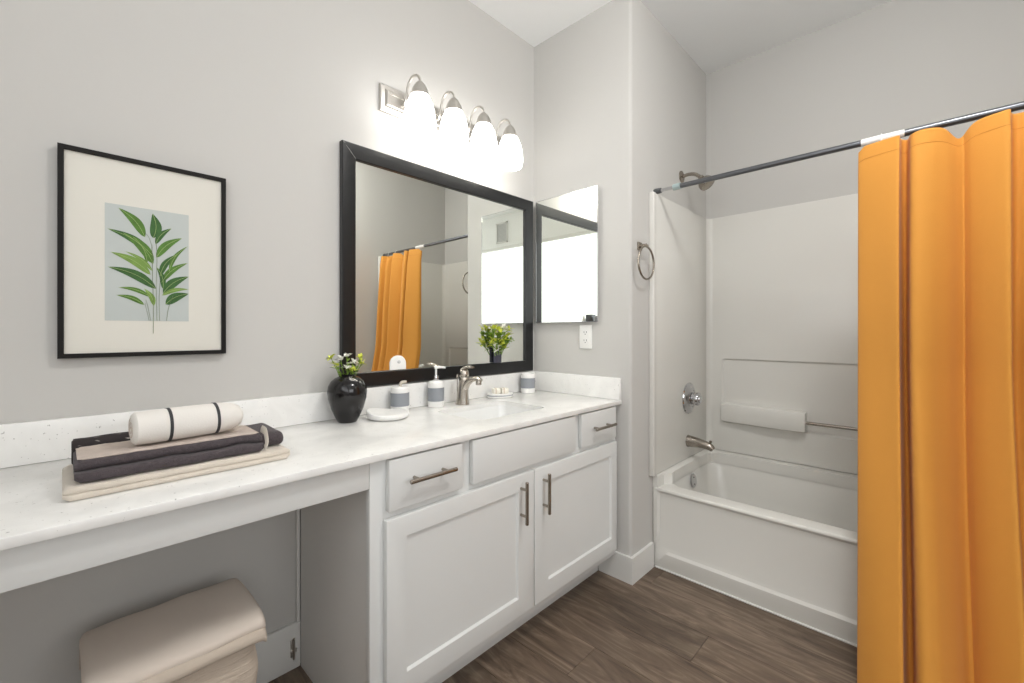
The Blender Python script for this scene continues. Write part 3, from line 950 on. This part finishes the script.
# ------------------------------------------------------------------ towels on the worktop
def folded(name, x0, x1, y0, y1, z0, z1, layers, m, parent=None, nx=40, endr=0.006, amp=0.0012, seed=1, step=0.0, sq=1.0):
    """a folded cloth: rounded layers seen at the front, lofted along x"""
    prof = []
    h = (z1 - z0) / layers
    for k in range(layers):
        for q in range(7):
            a = -PI / 2 + PI * q / 6
            prof.append((y0 + step * k + h * 0.5 * sq - h * 0.5 * sq * abs(math.cos(a)) ** (0.45 + 0.55 * sq), z0 + h * (k + 0.5) + h * 0.49 * math.sin(a)))
    for q in range(1, 8): prof.append((y0 + 0.01 + (y1 - y0 - 0.02) * q / 8, z1))
    for k in reversed(range(layers)):
        for q in range(7):
            a = PI / 2 - PI * q / 6
            prof.append((y1 - h * 0.5 + h * 0.5 * math.cos(a), z0 + h * (k + 0.5) + h * 0.49 * math.sin(a)))
    for q in range(1, 8): prof.append((y1 - 0.01 - (y1 - y0 - 0.02) * q / 8, z0))
    cy, cz = (y0 + y1) / 2, (z0 + z1) / 2
    rings = []
    for i in range(nx + 1):
        t = i / nx
        x = x0 + (x1 - x0) * t
        e_ = min(t, 1 - t) * (x1 - x0)
        s = 1.0 if e_ > endr else 0.0 + math.sqrt(max(0, 1 - (1 - e_ / endr) ** 2))
        sh = 1 - (1 - s) * (endr * 1.0) / max((z1 - z0) / 2, 1e-6)
        shy = 1 - (1 - s) * endr / ((y1 - y0) / 2)
        rings.append([(x, cy + (p[0] - cy) * shy, max(cz + (p[1] - cz) * sh, z0 + 0.0)) for p in prof])
    bm = newbm(); loft(bm, rings)
    o = obj(name, bm, m, parent, angle=60)
    for v in o.data.vertices:
        p = v.co * 22 + Vector((seed * 3.1, 0, 0))
        v.co.y += noise.noise(p) * amp * 2
        dz = noise.noise(p + Vector((9, 9, 9))) * amp * 2
        if v.co.z > z0 + 0.004: v.co.z += dz
    return o


TB = CT + 0.0006
tag(local(folded('bath_towel', 0.000, 0.402, 1.164, 1.380, TB, TB + 0.026, 2, 'creamtowel', amp=0.0012, sq=0.6)), 'folded cream bath towel at the bottom of the stack on the worktop', 'towel')
tw = thing('bath_towel', 'folded charcoal towel with a pale lining on top of the cream towel', 'towel', (0.19, 1.26, TB + 0.0275))
zc = TB + 0.0275
folded('towel_cloth', 0.016, 0.345, 1.172, 1.325, zc, zc + 0.041, 2, 'chartowel', tw, endr=0.006, amp=0.002, seed=4, step=0.016)
folded('lining', 0.020, 0.338, 1.196, 1.318, zc + 0.0405, zc + 0.0450, 1, 'lining', tw, endr=0.003, amp=0.0015, seed=4)
folded('folded_end', 0.326, 0.400, 1.200, 1.372, zc + 0.001, zc + 0.036, 1, 'chartowel', tw, nx=24, endr=0.012, amp=0.001, seed=9)
bm = newbm()
tube(bm, smooth_path([(0.345, 1.172, zc + 0.010), (0.348, 1.170, zc + 0.022), (0.350, 1.184, zc + 0.039), (0.352, 1.200, zc + 0.045), (0.354, 1.232, zc + 0.044)], 4), 0.009, 12, flat=(1.0, 0.2))
obj('towel_label', bm, 'creamtowel', tw)['label'] = 'cream woven label'
tag(local(folded('face_cloth', 0.014, 0.140, 1.3275, 1.375, TB + 0.0275, zc + 0.057, 2, 'pattern', endr=0.006, amp=0.001, seed=5)), 'small dark patterned cloth folded behind the charcoal towel', 'cloth')

# rolled white towel
ro = thing('rolled_towel', 'rolled white towel with two dark stripes lying on the stacked towels', 'towel', (0.21, 1.248, zc + 0.047))
A0, A1 = Vector((0.103, 1.240, 0)), Vector((0.318, 1.256, 0))
rz = zc + 0.0465 + 0.0365
ax = (A1 - A0).normalized()
bm = newbm()
rings = []
N_ = 44
prof = [(0.0, 0.012), (0.0, 0.024), (0.002, 0.032), (0.006, 0.0360), (0.03, 0.0372), (0.1, 0.0375), (0.165, 0.0370), (0.190, 0.0330), (0.205, 0.026), (0.2120, 0.014)]
side = Vector((-ax.y, ax.x, 0))
def rollring(s, r_, k=1.0):
    out_ = []
    for j in range(N_):
        a = 2 * PI * j / N_
        rr = r_ * (1 + 0.012 * math.sin(3 * a + s * 20))
        p = A0 + ax * s + side * rr * math.cos(a) * 1.08 + Vector((0, 0, rz + rr * math.sin(a) * 0.97))
        out_.append(p)
    return out_
loft(bm, [rollring(s, r_) for s, r_ in prof])
roo = obj('roll', bm, 'whitetowel', ro)
for s0 in (0.060, 0.150):
    bm = newbm()
    loft(bm, [rollring(s0, 0.036), rollring(s0, 0.0383), rollring(s0 + 0.006, 0.0383), rollring(s0 + 0.006, 0.036)])
    obj('stripe', bm, 'darkband', ro)['label'] = 'dark grey stripe round the roll'
# spiral groove on the roll's near end
bm = newbm()
sp = []
for k in range(60):
    a = k / 59 * 4.5 * PI; r_ = 0.003 + 0.020 * k / 59
    sp.append(A0 + ax * (-0.0004) + side * r_ * math.cos(a) + Vector((0, 0, rz + r_ * math.sin(a))))
tube(bm, sp, 0.0007, 5)
obj('end_spiral', bm, 'lining', ro)

# ------------------------------------------------------------------ ottoman and throw under the worktop
OX0, OX1, OY0, OY1, OZ = 0.048, 0.345, 1.232, 1.446, 0.410
bm = newbm()
rings = []
nz = 26
for i in range(nz + 1):
    t = i / nz
    z = 0.001 + OZ * t
    bul = 0.006 * math.sin(PI * t) + 0.002 * math.sin(t * 19)
    P_ = rrect(OX0 - bul, OX1 + bul, OY0 - bul, OY1 + bul, 0.035, 5)
    # refine straight sides
    Q = []
    for k in range(len(P_)):
        a, b_ = Vector(P_[k]), Vector(P_[(k + 1) % len(P_)])
        m_ = max(1, int((b_ - a).length / 0.02))
        for q in range(m_): Q.append(a.lerp(b_, q / m_))
    if i == 0: nQ = len(Q)
    rings.append([(p.x, p.y, z) for p in Q[:nQ]])
mn = min(len(r_) for r_ in rings)
if any(len(r_) != mn for r_ in rings):
    rings = [r_[:mn] for r_ in rings]
loft(bm, rings)
ot = obj('ottoman', bm, 'muslin', angle=70)
fuzz(ot, 0.003, 18, 3)
for v in ot.data.vertices: v.co.z = max(v.co.z, 0.001)
tag(local(ot), 'beige muslin covered box stool standing under the worktop', 'stool')

bl = thing('throw_blanket', 'pale folded throw draped over the stool under the worktop', 'blanket', (0.2, 1.34, OZ))


def drape(name, prof, x0, x1, m, thick, parent, nx=46, endr=0.02, amp=0.002, seed=2, side=0.0):
    """open profile (y,z) along the front-back section given a thickness, lofted along x"""
    P_ = smooth_path([(0, p[0], p[1]) for p in prof], 5)
    outer, inner = [], []
    for i, p in enumerate(P_):
        d = (P_[min(i + 1, len(P_) - 1)] - P_[max(i - 1, 0)]).normalized()
        nrm = Vector((0, -d.z, d.y))
        tt = thick * (0.55 + 0.45 * min(1, min(i, len(P_) - 1 - i) / 2))
        outer.append(p + nrm * tt / 2); inner.append(p - nrm * tt / 2)
    loop = outer + list(reversed(inner))
    c = sum(loop, Vector()) / len(loop)
    rings = []
    for i in range(nx + 1):
        t = i / nx
        x = x0 + (x1 - x0) * t
        e_ = min(t, 1 - t) * (x1 - x0)
        q = 1.0 if e_ > endr else math.sqrt(max(0.0, 1 - (1 - e_ / endr) ** 2))
        rings.append([(x, p.y + (c.y - p.y) * (1 - q) * 0.10, p.z - (1 - q) * (0.014 + side)) for p in loop])
    bm = newbm(); loft(bm, rings)
    o = obj(name, bm, m, parent, angle=80)
    for v in o.data.vertices:
        p = v.co * 11 + Vector((seed, 0, seed))
        v.co.y += noise.noise(p) * amp * 2; v.co.z += noise.noise(p + Vector((5, 5, 5))) * amp
    return o


drape('blanket_top', [(1.470, 0.365), (1.474, 0.405), (1.466, 0.426), (1.445, 0.437), (1.40, 0.441), (1.33, 0.443), (1.27, 0.443), (1.236, 0.439), (1.216, 0.432), (1.208, 0.424), (1.212, 0.418)], 0.028, 0.358, 'muslin_light', 0.018, bl, endr=0.020, amp=0.003, side=-0.004)
drape('blanket_roll', [(1.218, 0.412), (1.206, 0.411), (1.200, 0.403), (1.203, 0.394), (1.214, 0.390)], 0.034, 0.356, 'muslin_mid', 0.015, bl, endr=0.02, seed=6, side=-0.006)

# small metal bracket in the knee space corner
bm = newbm()
box(bm, 0.540, 0.5475, YV - 0.017, YV - 0.0125, 0.045, 0.105, 0.001)
box(bm, 0.5405, 0.560, YV - 0.020, YV - 0.0165, 0.060, 0.072, 0.001)
lathe(bm, [(0.004, 0.04), (0.004, 0.11)], (0.549, YV - 0.021, 0), seg=10)
tag(local(obj('metal_bracket', bm, 'nickel')), 'small metal hinge bracket low in the knee space corner', 'bracket')

# ------------------------------------------------------------------ bathtub
TX0, TX1 = 2.030, XT - 0.002
TY0, TY1 = YE + 0.002, YF - 0.0015
tub = thing('bathtub', 'white alcove bathtub with a recessed front apron panel', 'bathtub', ((TX0 + TX1) / 2, 0.25, 0))
bm = newbm()
box(bm, TX0, TX1, TY0, TY1, 0, 0.39, 0.008, 3)
to = obj('tub_shell', bm, 'acryl', tub)
# ledge carrying the surround: one U-shaped rim with two front posts
def ledge_ring(e_, z):
    xi, y1i, y0i = 2.655 + e_, 0.935 + e_, -0.405 - e_
    xf = 2.034 + e_
    return [(xf, TY1, z), (TX1, TY1, z), (TX1, TY0, z), (xf, TY0, z), (xf, y0i - 0.03, z), (2.10, y0i - 0.03, z), (2.13, y0i, z), (xi, y0i, z), (xi, y1i, z), (2.13, y1i, z), (2.10, y1i + 0.03, z), (xf, y1i + 0.03, z)]
bm = newbm()
loft(bm, [ledge_ring(0, 0.3885), ledge_ring(0, 0.437), ledge_ring(0.003, 0.4455), ledge_ring(0.012, 0.449)])
led = obj('tub_ledge', bm, 'acryl', tub)
def basin_cutter():
    cb = newbm()
    rings = []
    for z, i0, i1, iy0, iy1, r_ in ((0.50, 0, 0, 0, 0, 0.06), (0.385, 0.0, 0.0, 0.0, 0.0, 0.06), (0.37, 0.008, 0.004, 0.006, 0.02, 0.07), (0.25, 0.025, 0.02, 0.02, 0.08, 0.09), (0.12, 0.05, 0.05, 0.04, 0.16, 0.10), (0.085, 0.08, 0.08, 0.08, 0.22, 0.08), (0.075, 0.12, 0.12, 0.13, 0.28, 0.06)):
        rings.append([(p[0], p[1], z) for p in rrect(2.112 + i0, 2.668 - i1, -0.405 + iy1, 0.940 - iy0, r_, 10)])
    loft(cb, rings)
    return cb
# recessed apron panel, rounded at its lower corners
pc_ = newbm()
rings = []
for x, e_ in ((TX0 - 0.02, -0.008), (TX0 - 0.0, -0.006), (TX0 + 0.010, 0.006)):
    pts = []
    y0_, y1_, z0_, z1_ = TY0 + 0.035 + e_, TY1 - 0.028 - e_, 0.083 + e_, 0.372 - e_
    for (cy_, cz_, a0, rr) in ((y1_ - 0.006, z1_ - 0.006, 0, 0.006), (y0_ + 0.006, z1_ - 0.006, PI / 2, 0.006), (y0_ + 0.05, z0_ + 0.05, PI, 0.05), (y1_ - 0.05, z0_ + 0.05, 1.5 * PI, 0.05)):
        for k in range(9):
            a = a0 + k / 8 * PI / 2
            pts.append((x, cy_ + rr * math.cos(a), cz_ + rr * math.sin(a)))
    rings.append(pts)
loft(pc_, rings)
cut(to, pc_, basin_cutter())
cut(led, basin_cutter())
bm = newbm()
lathe(bm, [(0.037, -0.002), (0.037, 0.003), (0.033, 0.006), (0.001, 0.007)], (0, 0, 0), '-y', 32)
bmesh.ops.transform(bm, matrix=Matrix.Translation((2.375, 0.927, 0.350)) @ Matrix.Rotation(math.radians(-7), 4, 'X'), verts=bm.verts)
ov = obj('overflow_plate', bm, 'chrome', tub)
for s in (-0.018, 0.018):
    bm = newbm(); lathe(bm, [(0.003, 0), (0.003, 0.0015), (0.001, 0.002)], (2.375, 0.9200 + s * 0.12, 0.350 + s), '-y', 10)
    o = obj('screw', bm, 'dark_plastic', ov); o.location = (0, 0, 0)

# surround
sur = thing('tub_surround', 'white moulded tub surround lining the three alcove walls', 'tub surround', (2.5, 0.25, 0.45))
ZS = 1.839
bm = newbm()
box(bm, 2.722, XT - 0.0015, TY0, TY1, 0.4515, ZS, 0.003, 2)
back = obj('back_panel', bm, 'acryl', sur)
cb = newbm()
rings = []
for x, e_ in ((2.70, -0.004), (2.7215, -0.003), (2.733, 0.007)):
    rings.append([(x, p[0], p[1]) for p in rrect(-0.36 + e_, 0.893 - e_, 0.622 + e_, 0.996 - e_, 0.022)])
loft(cb, rings); cut(back, cb)
for ya, yb2, sgn in ((TY1 - 0.018, TY1, 1), (TY0, TY0 + 0.018, -1)):
    bm = newbm()
    box(bm, 1.992, 2.730, ya, yb2, 0.4515, ZS, 0.003, 2)
    # front bead
    yy = ya if sgn > 0 else yb2
    box(bm, 1.992, 2.022, yy - 0.006, yy + 0.006, 0.4515, ZS, 0.005, 3)
    # coved inner corner
    pts = [(2.735, yy + sgn * 0.001)]
    R_ = 0.03
    for k in range(9):
        a = k / 8 * PI / 2
        pts.append((2.7222 - R_ + R_ * math.sin(a), yy - sgn * (R_ - R_ * math.cos(a)) + 0) )
    pts.append((2.735, yy - sgn * R_))
    loft(bm, [[(p[0], p[1], 0.4516) for p in pts], [(p[0], p[1], ZS - 0.002) for p in pts]])
    obj('end_panel', bm, 'acryl', sur)
for y0_, y1_ in ((0.470, 0.890), (-0.357, 0.063)):
    bm = newbm()
    n_ = 14
    rings = []
    for i in range(n_ + 1):
        t = i / n_
        y = y0_ + (y1_ - y0_) * t
        s = (1 - t) if y0_ > 0.2 else t
        dep = 0.016 + 0.034 * min(1.0, 0.35 + s)
        e_ = 0.004 if i in (0, n_) else 0
        rings.append([(2.740, y, 0.628 + e_), (2.722 - dep + 0.012, y, 0.628 + e_), (2.722 - dep + 0.004, y, 0.632 + e_), (2.722 - dep + e_, y, 0.642), (2.722 - dep + e_, y, 0.722), (2.722 - dep + 0.004, y, 0.732 - e_), (2.722 - dep + 0.012, y, 0.735 - e_), (2.740, y, 0.738 - e_)])
    loft(bm, rings)
    obj('soap_ledge', bm, 'acryl', sur)
gb = thing('grab_bar', 'slim chrome bar between the two ledges of the tub surround', 'grab bar', (2.69, 0.27, 0.68))
bm = newbm(); tube(bm, [(2.690, 0.4695, 0.681), (2.690, 0.0635, 0.681)], 0.0085, 16); obj('bar', bm, 'satin', gb)
for y in (0.4675, 0.0655):
    bm = newbm(); tube(bm, [(2.690, y - 0.0015, 0.681), (2.690, y + 0.0015, 0.681)], 0.0125, 18); obj('collar', bm, 'nickel', gb)

# shower valve, tub spout, shower head
YS = TY1 - 0.018
va = thing('shower_valve', 'round chrome shower valve with a dome knob above the tub spout', 'shower valve', (2.426, YS, 0.786))
bm = newbm(); lathe(bm, [(0.085, 0.0005), (0.086, 0.004), (0.082, 0.009), (0.060, 0.015), (0.045, 0.020), (0.042, 0.024), (0.001, 0.024)], (2.426, YS, 0.786), '-y', 48); obj('escutcheon', bm, 'chrome', va)
bm = newbm(); lathe(bm, [(0.028, 0.022), (0.033, 0.026), (0.036, 0.040), (0.036, 0.054), (0.033, 0.060), (0.022, 0.062), (0.020, 0.068), (0.001, 0.069)], (2.426, YS, 0.786), '-y', 36); obj('knob', bm, 'chrome', va)
for s in (-0.062, 0.062):
    bm = newbm(); lathe(bm, [(0.004, 0.010), (0.004, 0.0165), (0.001, 0.017)], (2.426, YS, 0.786 + s), '-y', 12)
    obj('screw', bm, 'nickel', va)
sp_ = thing('tub_spout', 'brushed nickel tub spout on the surround below the shower valve', 'tub spout', (2.42, YS, 0.547))
bm = newbm()
c0 = Vector((2.42, YS, 0.549))
tube(bm, smooth_path([c0 + Vector((0, -0.0005, 0)), c0 + Vector((0, -0.02, 0.0)), c0 + Vector((0, -0.07, -0.003)), c0 + Vector((0, -0.115, -0.012)), c0 + Vector((0, -0.135, -0.026))], 5), [0.033, 0.030, 0.024, 0.020, 0.015], 24)
obj('spout_body', bm, 'satin', sp_)
bm = newbm(); lathe(bm, [(0.004, 0), (0.004, 0.010), (0.007, 0.012), (0.007, 0.020), (0.001, 0.022)], (2.42, YS - 0.122, 0.549), seg=14); obj('diverter_knob', bm, 'satin', sp_)
sh = thing('wall_shower', 'nickel shower head on a bent arm above the tub surround', 'shower head', (2.375, YF, 2.017))
bm = newbm(); lathe(bm, [(0.033, 0.0005), (0.032, 0.005), (0.022, 0.010), (0.012, 0.013), (0.001, 0.013)], (2.378, YF, 2.012), '-y', 32); obj('flange', bm, 'satin', sh)
bm = newbm(); tube(bm, smooth_path([(2.378, YF - 0.008, 2.012), (2.378, YF - 0.04, 2.016), (2.378, YF - 0.075, 2.008), (2.378, YF - 0.105, 1.985)], 6), 0.0095, 16); obj('shower_arm', bm, 'satin', sh)
bm = newbm()
lathe(bm, [(0.010, -0.004), (0.014, 0.0), (0.015, 0.010), (0.011, 0.015), (0.018, 0.019), (0.033, 0.028), (0.041, 0.042), (0.042, 0.056), (0.038, 0.066), (0.030, 0.070), (0.001, 0.068)], (0, 0, 0), seg=36)
bmesh.ops.transform(bm, matrix=Matrix.Translation((2.378, YF - 0.104, 1.986)) @ Matrix.Rotation(math.radians(142), 4, 'X'), verts=bm.verts)
obj('spray_head', bm, 'satin', sh)

# towel ring
tr = thing('towel_ring', 'brushed nickel towel ring on the wall just left of the tub surround', 'towel ring', (1.914, YF, 1.48))
bm = newbm()
box(bm, 1.872, 1.912, YF - 0.009, YF - 0.0005, 1.540, 1.580, 0.004, 2)
tube(bm, [(1.892, YF - 0.008, 1.560), (1.892, YF - 0.040, 1.560)], 0.009, 16)
tube(bm, [(1.881, YF - 0.036, 1.558), (1.903, YF - 0.036, 1.558)], 0.008, 14)
obj('mount', bm, 'satin', tr)
bm = newbm(); torus(bm, (1.892, YF - 0.038, 1.478), 0.076, 0.0048); obj('ring', bm, 'satin', tr)

# ------------------------------------------------------------------ shower rod and curtain
RX, RZ, RR = 2.052, 1.854, 0.0120
rod = thing('shower_rod', 'dark steel tension rod across the tub opening, holding the curtain', 'curtain rod', (RX, 0.25, RZ))
def rodseg(name, ya, yb_, r_, m):
    bm = newbm(); tube(bm, [(RX, ya, RZ), (RX, yb_, RZ)], r_, 20)
    return obj(name, bm, m, rod)
rodseg('rod_tube', 0.170, YE + 0.03, RR, 'dark_steel')
rodseg('rod_tube', 0.170, 0.895, RR * 0.98, 'dark_steel')
rodseg('collar', 0.895, 0.860, RR * 1.25, 'palegreen')['label'] = 'pale blue-grey plastic collar'
rodseg('inner_tube', 0.855, 0.962, RR * 0.7, 'chrome')
bm = newbm(); tube(bm, [(RX, YF - 0.0005, RZ), (RX, YF - 0.006, RZ), (RX, YF - 0.036, RZ)], [0.0125, 0.0145, 0.0125], 20); obj('end_cap', bm, 'rubber', rod)
bm = newbm(); tube(bm, [(RX, YE + 0.0005, RZ), (RX, YE + 0.006, RZ), (RX, YE + 0.036, RZ)], [0.0125, 0.0145, 0.0125], 20); obj('end_cap', bm, 'rubber', rod)
rodseg('white_sleeve', 0.185, 0.066, RR * 1.12, 'plate')['label'] = 'short white sleeve on the rod'

cu = thing('shower_curtain', 'mustard orange shower curtain drawn to the right end of the rod', 'curtain', (2.0, -0.1, 0.05))
prof = [(.190, 2.016), (.187, 2.000), (.168, 1.985), (.130, 1.964), (.098, 1.948), (.082, 1.941), (.0765, 1.946), (.0765, 1.975), (.074, 2.008), (.066, 2.022), (.057, 2.016), (.053, 1.985), (.049, 1.955), (.041, 1.938), (.024, 1.934),
        (.000, 1.944), (-.020, 1.962), (-.042, 1.985), (-.062, 2.012), (-.076, 2.023), (-.084, 2.012), (-.094, 1.998), (-.116, 1.976), (-.142, 1.954), (-.163, 1.938), (-.172, 1.942), (-.174, 1.970), (-.179, 2.008), (-.192, 2.022),
        (-.210, 2.010), (-.225, 1.975), (-.245, 1.943), (-.265, 1.940), (-.280, 1.972), (-.292, 2.008), (-.308, 2.020), (-.324, 2.005), (-.338, 1.976), (-.352, 1.948), (-.372, 1.944), (-.386, 1.960)]
P2 = smooth_path([(p[1], p[0], 0) for p in prof], 5)
nP = len(P2)
zs = [0.012 + (1.765 - 0.012) * (k / 60) for k in range(61)] + [1.772, 1.779, 1.786, 1.795, 1.805, 1.815, 1.822]
def topz(y):
    return 1.826 - 0.040 * math.exp(-((y + 0.065) / 0.024) ** 2) - 0.016 * math.exp(-((y - 0.19) / 0.012) ** 2) - 0.018 * math.exp(-((y + 0.25) / 0.03) ** 2) - 0.006 * math.exp(-((y - 0.05) / 0.02) ** 2)
bm = newbm()
rows = []
for z in zs:
    row_ = []
    tt = max(0.0, (z - 0.9) / 0.92)
    drop = max(0.0, (1.05 - z) / 1.04) ** 1.35
    for i, p in enumerate(P2):
        amp = 1.35 - 0.70 * tt ** 1.5
        x = 2.018 + (p.x - 2.018) * amp
        y = p.y
        w_ = (1.8 - z)
        y += 0.003 * math.sin(2.2 * w_ + p.y * 31) * min(1, w_ / 0.8) * (0 if i < 6 else 1)
        x += 0.003 * math.sin(3.1 * w_ + p.y * 47) * min(1, w_)
        x = min(x, 2.024)
        # the foot of the drop swings out past the tub's edge and flares into the room
        x -= 0.245 * drop
        y -= 0.021 * drop * (1 if p.y > 0 else max(0, 1 + p.y * 2.5))
        if z > 1.74:
            x += 0.008 * (z - 1.74) / 0.08
        if 1.775 < z < 1.782: x += 0.0008
        zz = z
        if z > 1.74:
            f = (z - 1.74) / (1.822 - 1.74)
            zz = 1.74 + f * (topz(p.y) - 1.74)
        row_.append(bm.verts.new((x, y, zz)))
    rows.append(row_)
for a in range(len(rows) - 1):
    for i in range(nP - 1):
        bm.faces.new((rows[a][i], rows[a][i + 1], rows[a + 1][i + 1], rows[a + 1][i]))
co = obj('curtain_cloth', bm, 'curtain', cu, angle=80)
md = co.modifiers.new('solid', 'SOLIDIFY'); md.thickness = 0.0016; md.offset = 0
bm = newbm()
# stitched hem line
hp = []
for i, p in enumerate(P2):
    tt = (1.775 - 0.9) / 0.92
    x = min(2.024, 2.018 + (p.x - 2.018) * (1.35 - 0.70 * tt ** 1.5)) + 0.0034
    f = (1.775 - 1.74) / 0.082
    hp.append(Vector((x - 0.0012, p.y, 1.74 + f * (topz(p.y) - 1.74))))
tube(bm, hp, 0.0006, 5)
obj('hem_seam', bm, mat('hem_thread', srgb(186, 116, 34), 0.8), cu)
for y in (0.128, -0.240, -0.355):
    bm = newbm()
    pts = [(2.012, y, 1.795), (2.026, y, 1.815), (RX - 0.018, y, 1.845), (RX - 0.0155, y, RZ + 0.002), (RX - 0.008, y, RZ + 0.0145), (RX + 0.006, y, RZ + 0.0148), (RX + 0.015, y, RZ), (RX + 0.012, y, RZ - 0.012)]
    tube(bm, smooth_path(pts, 4), 0.0016, 8)
    obj('curtain_hook', bm, 'plate', cu)

DX, DYY = 1.15, -0.08
# ------------------------------------------------------------------ things behind the camera: those seen in the mirrors, and an added ceiling light
ve = thing('wall_vent', 'white slatted air vent high on the left wall, seen in the mirror', 'vent', (XL, -1.05, 2.36))
bm = newbm()
for a in ((-1.16, -0.94, 2.36, 2.38), (-1.16, -0.94, 2.62, 2.64), (-1.16, -1.14, 2.36, 2.64), (-0.96, -0.94, 2.36, 2.64)):
    box(bm, XL + 0.0005, XL + 0.012, a[0], a[1], a[2], a[3], 0.001)
obj('vent_frame', bm, 'trim', ve)
bm = newbm()
for k in range(14):
    z = 2.385 + k * 0.017
    t = bmesh.new(); box(t, -0.006, 0.006, -1.142, -0.958, -0.0012, 0.0012)
    merge(bm, t, Matrix.Translation((XL + 0.0085, 0, z)) @ Matrix.Rotation(0.6, 4, 'Y'))
obj('slats', bm, 'ventgrey', ve)

shf = thing('wall_shelf', 'narrow white ledge shelf under the added side window, seen in the cabinet mirror', 'shelf', (XL, 0.55, 1.19))
bm = newbm(); box(bm, XL + 0.0005, XL + 0.13, 0.26, 0.98, 1.185, 1.203, 0.002); obj('shelf_board', bm, 'trim', shf)
for y in (0.34, 0.90):
    bm = newbm(); box(bm, XL + 0.0005, XL + 0.10, y, y + 0.015, 1.13, 1.184, 0.002); obj('bracket', bm, 'trim', shf)
for i, (ya, yb_) in enumerate(((0.50, 0.645), (0.65, 0.795), (0.80, 0.945))):
    o = newbm(); box(o, XL + 0.01, XL + 0.12, ya, yb_, 1.2036, 1.325, 0.012, 3)
    oo = obj('folded_towel', o, 'greytowel'); fuzz(oo, 0.001, 25, i)
    for v in oo.data.vertices: v.co.z = max(v.co.z, 1.2036)
    tag(local(oo), 'grey folded towel on the window ledge shelf, ' + ('next to the dark box', 'middle of the row', 'farthest from the dark box')[i], 'towel', 'grey towels on the wall shelf')
o = newbm(); box(o, XL + 0.02, XL + 0.11, 0.38, 0.46, 1.2036, 1.345, 0.006, 2)
tag(local(obj('storage_box', o, 'dark_steel')), 'dark box on the window ledge shelf beside the grey towels', 'box')
o = newbm(); lathe(o, [(0.001, 0), (0.02, 0), (0.022, 0.003), (0.022, 0.09), (0.012, 0.105), (0.010, 0.13), (0.001, 0.131)], (XL + 0.06, 0.325, 1.2036), seg=24)
tag(local(obj('lotion_bottle', o, 'ceramic_matte')), 'white bottle at the end of the window ledge shelf', 'bottle')

cl = thing('added_ceiling_light', 'added round flush ceiling light filling the room, out of view', 'added fill lamp', (DX, DYY, H))  # added out of view to brighten the room and alcove
bm = newbm(); lathe(bm, [(0.23, 0), (0.23, -0.02), (0.21, -0.025), (0.001, -0.025)], (DX, DYY, H - 0.0005), seg=40); obj('lamp_base', bm, 'nickel', cl)
bm = newbm(); lathe(bm, [(0.20, -0.026), (0.198, -0.055), (0.18, -0.090), (0.14, -0.115), (0.08, -0.130), (0.001, -0.135)], (DX, DYY, H - 0.0005), seg=40); obj('diffuser', bm, 'lamp', cl)
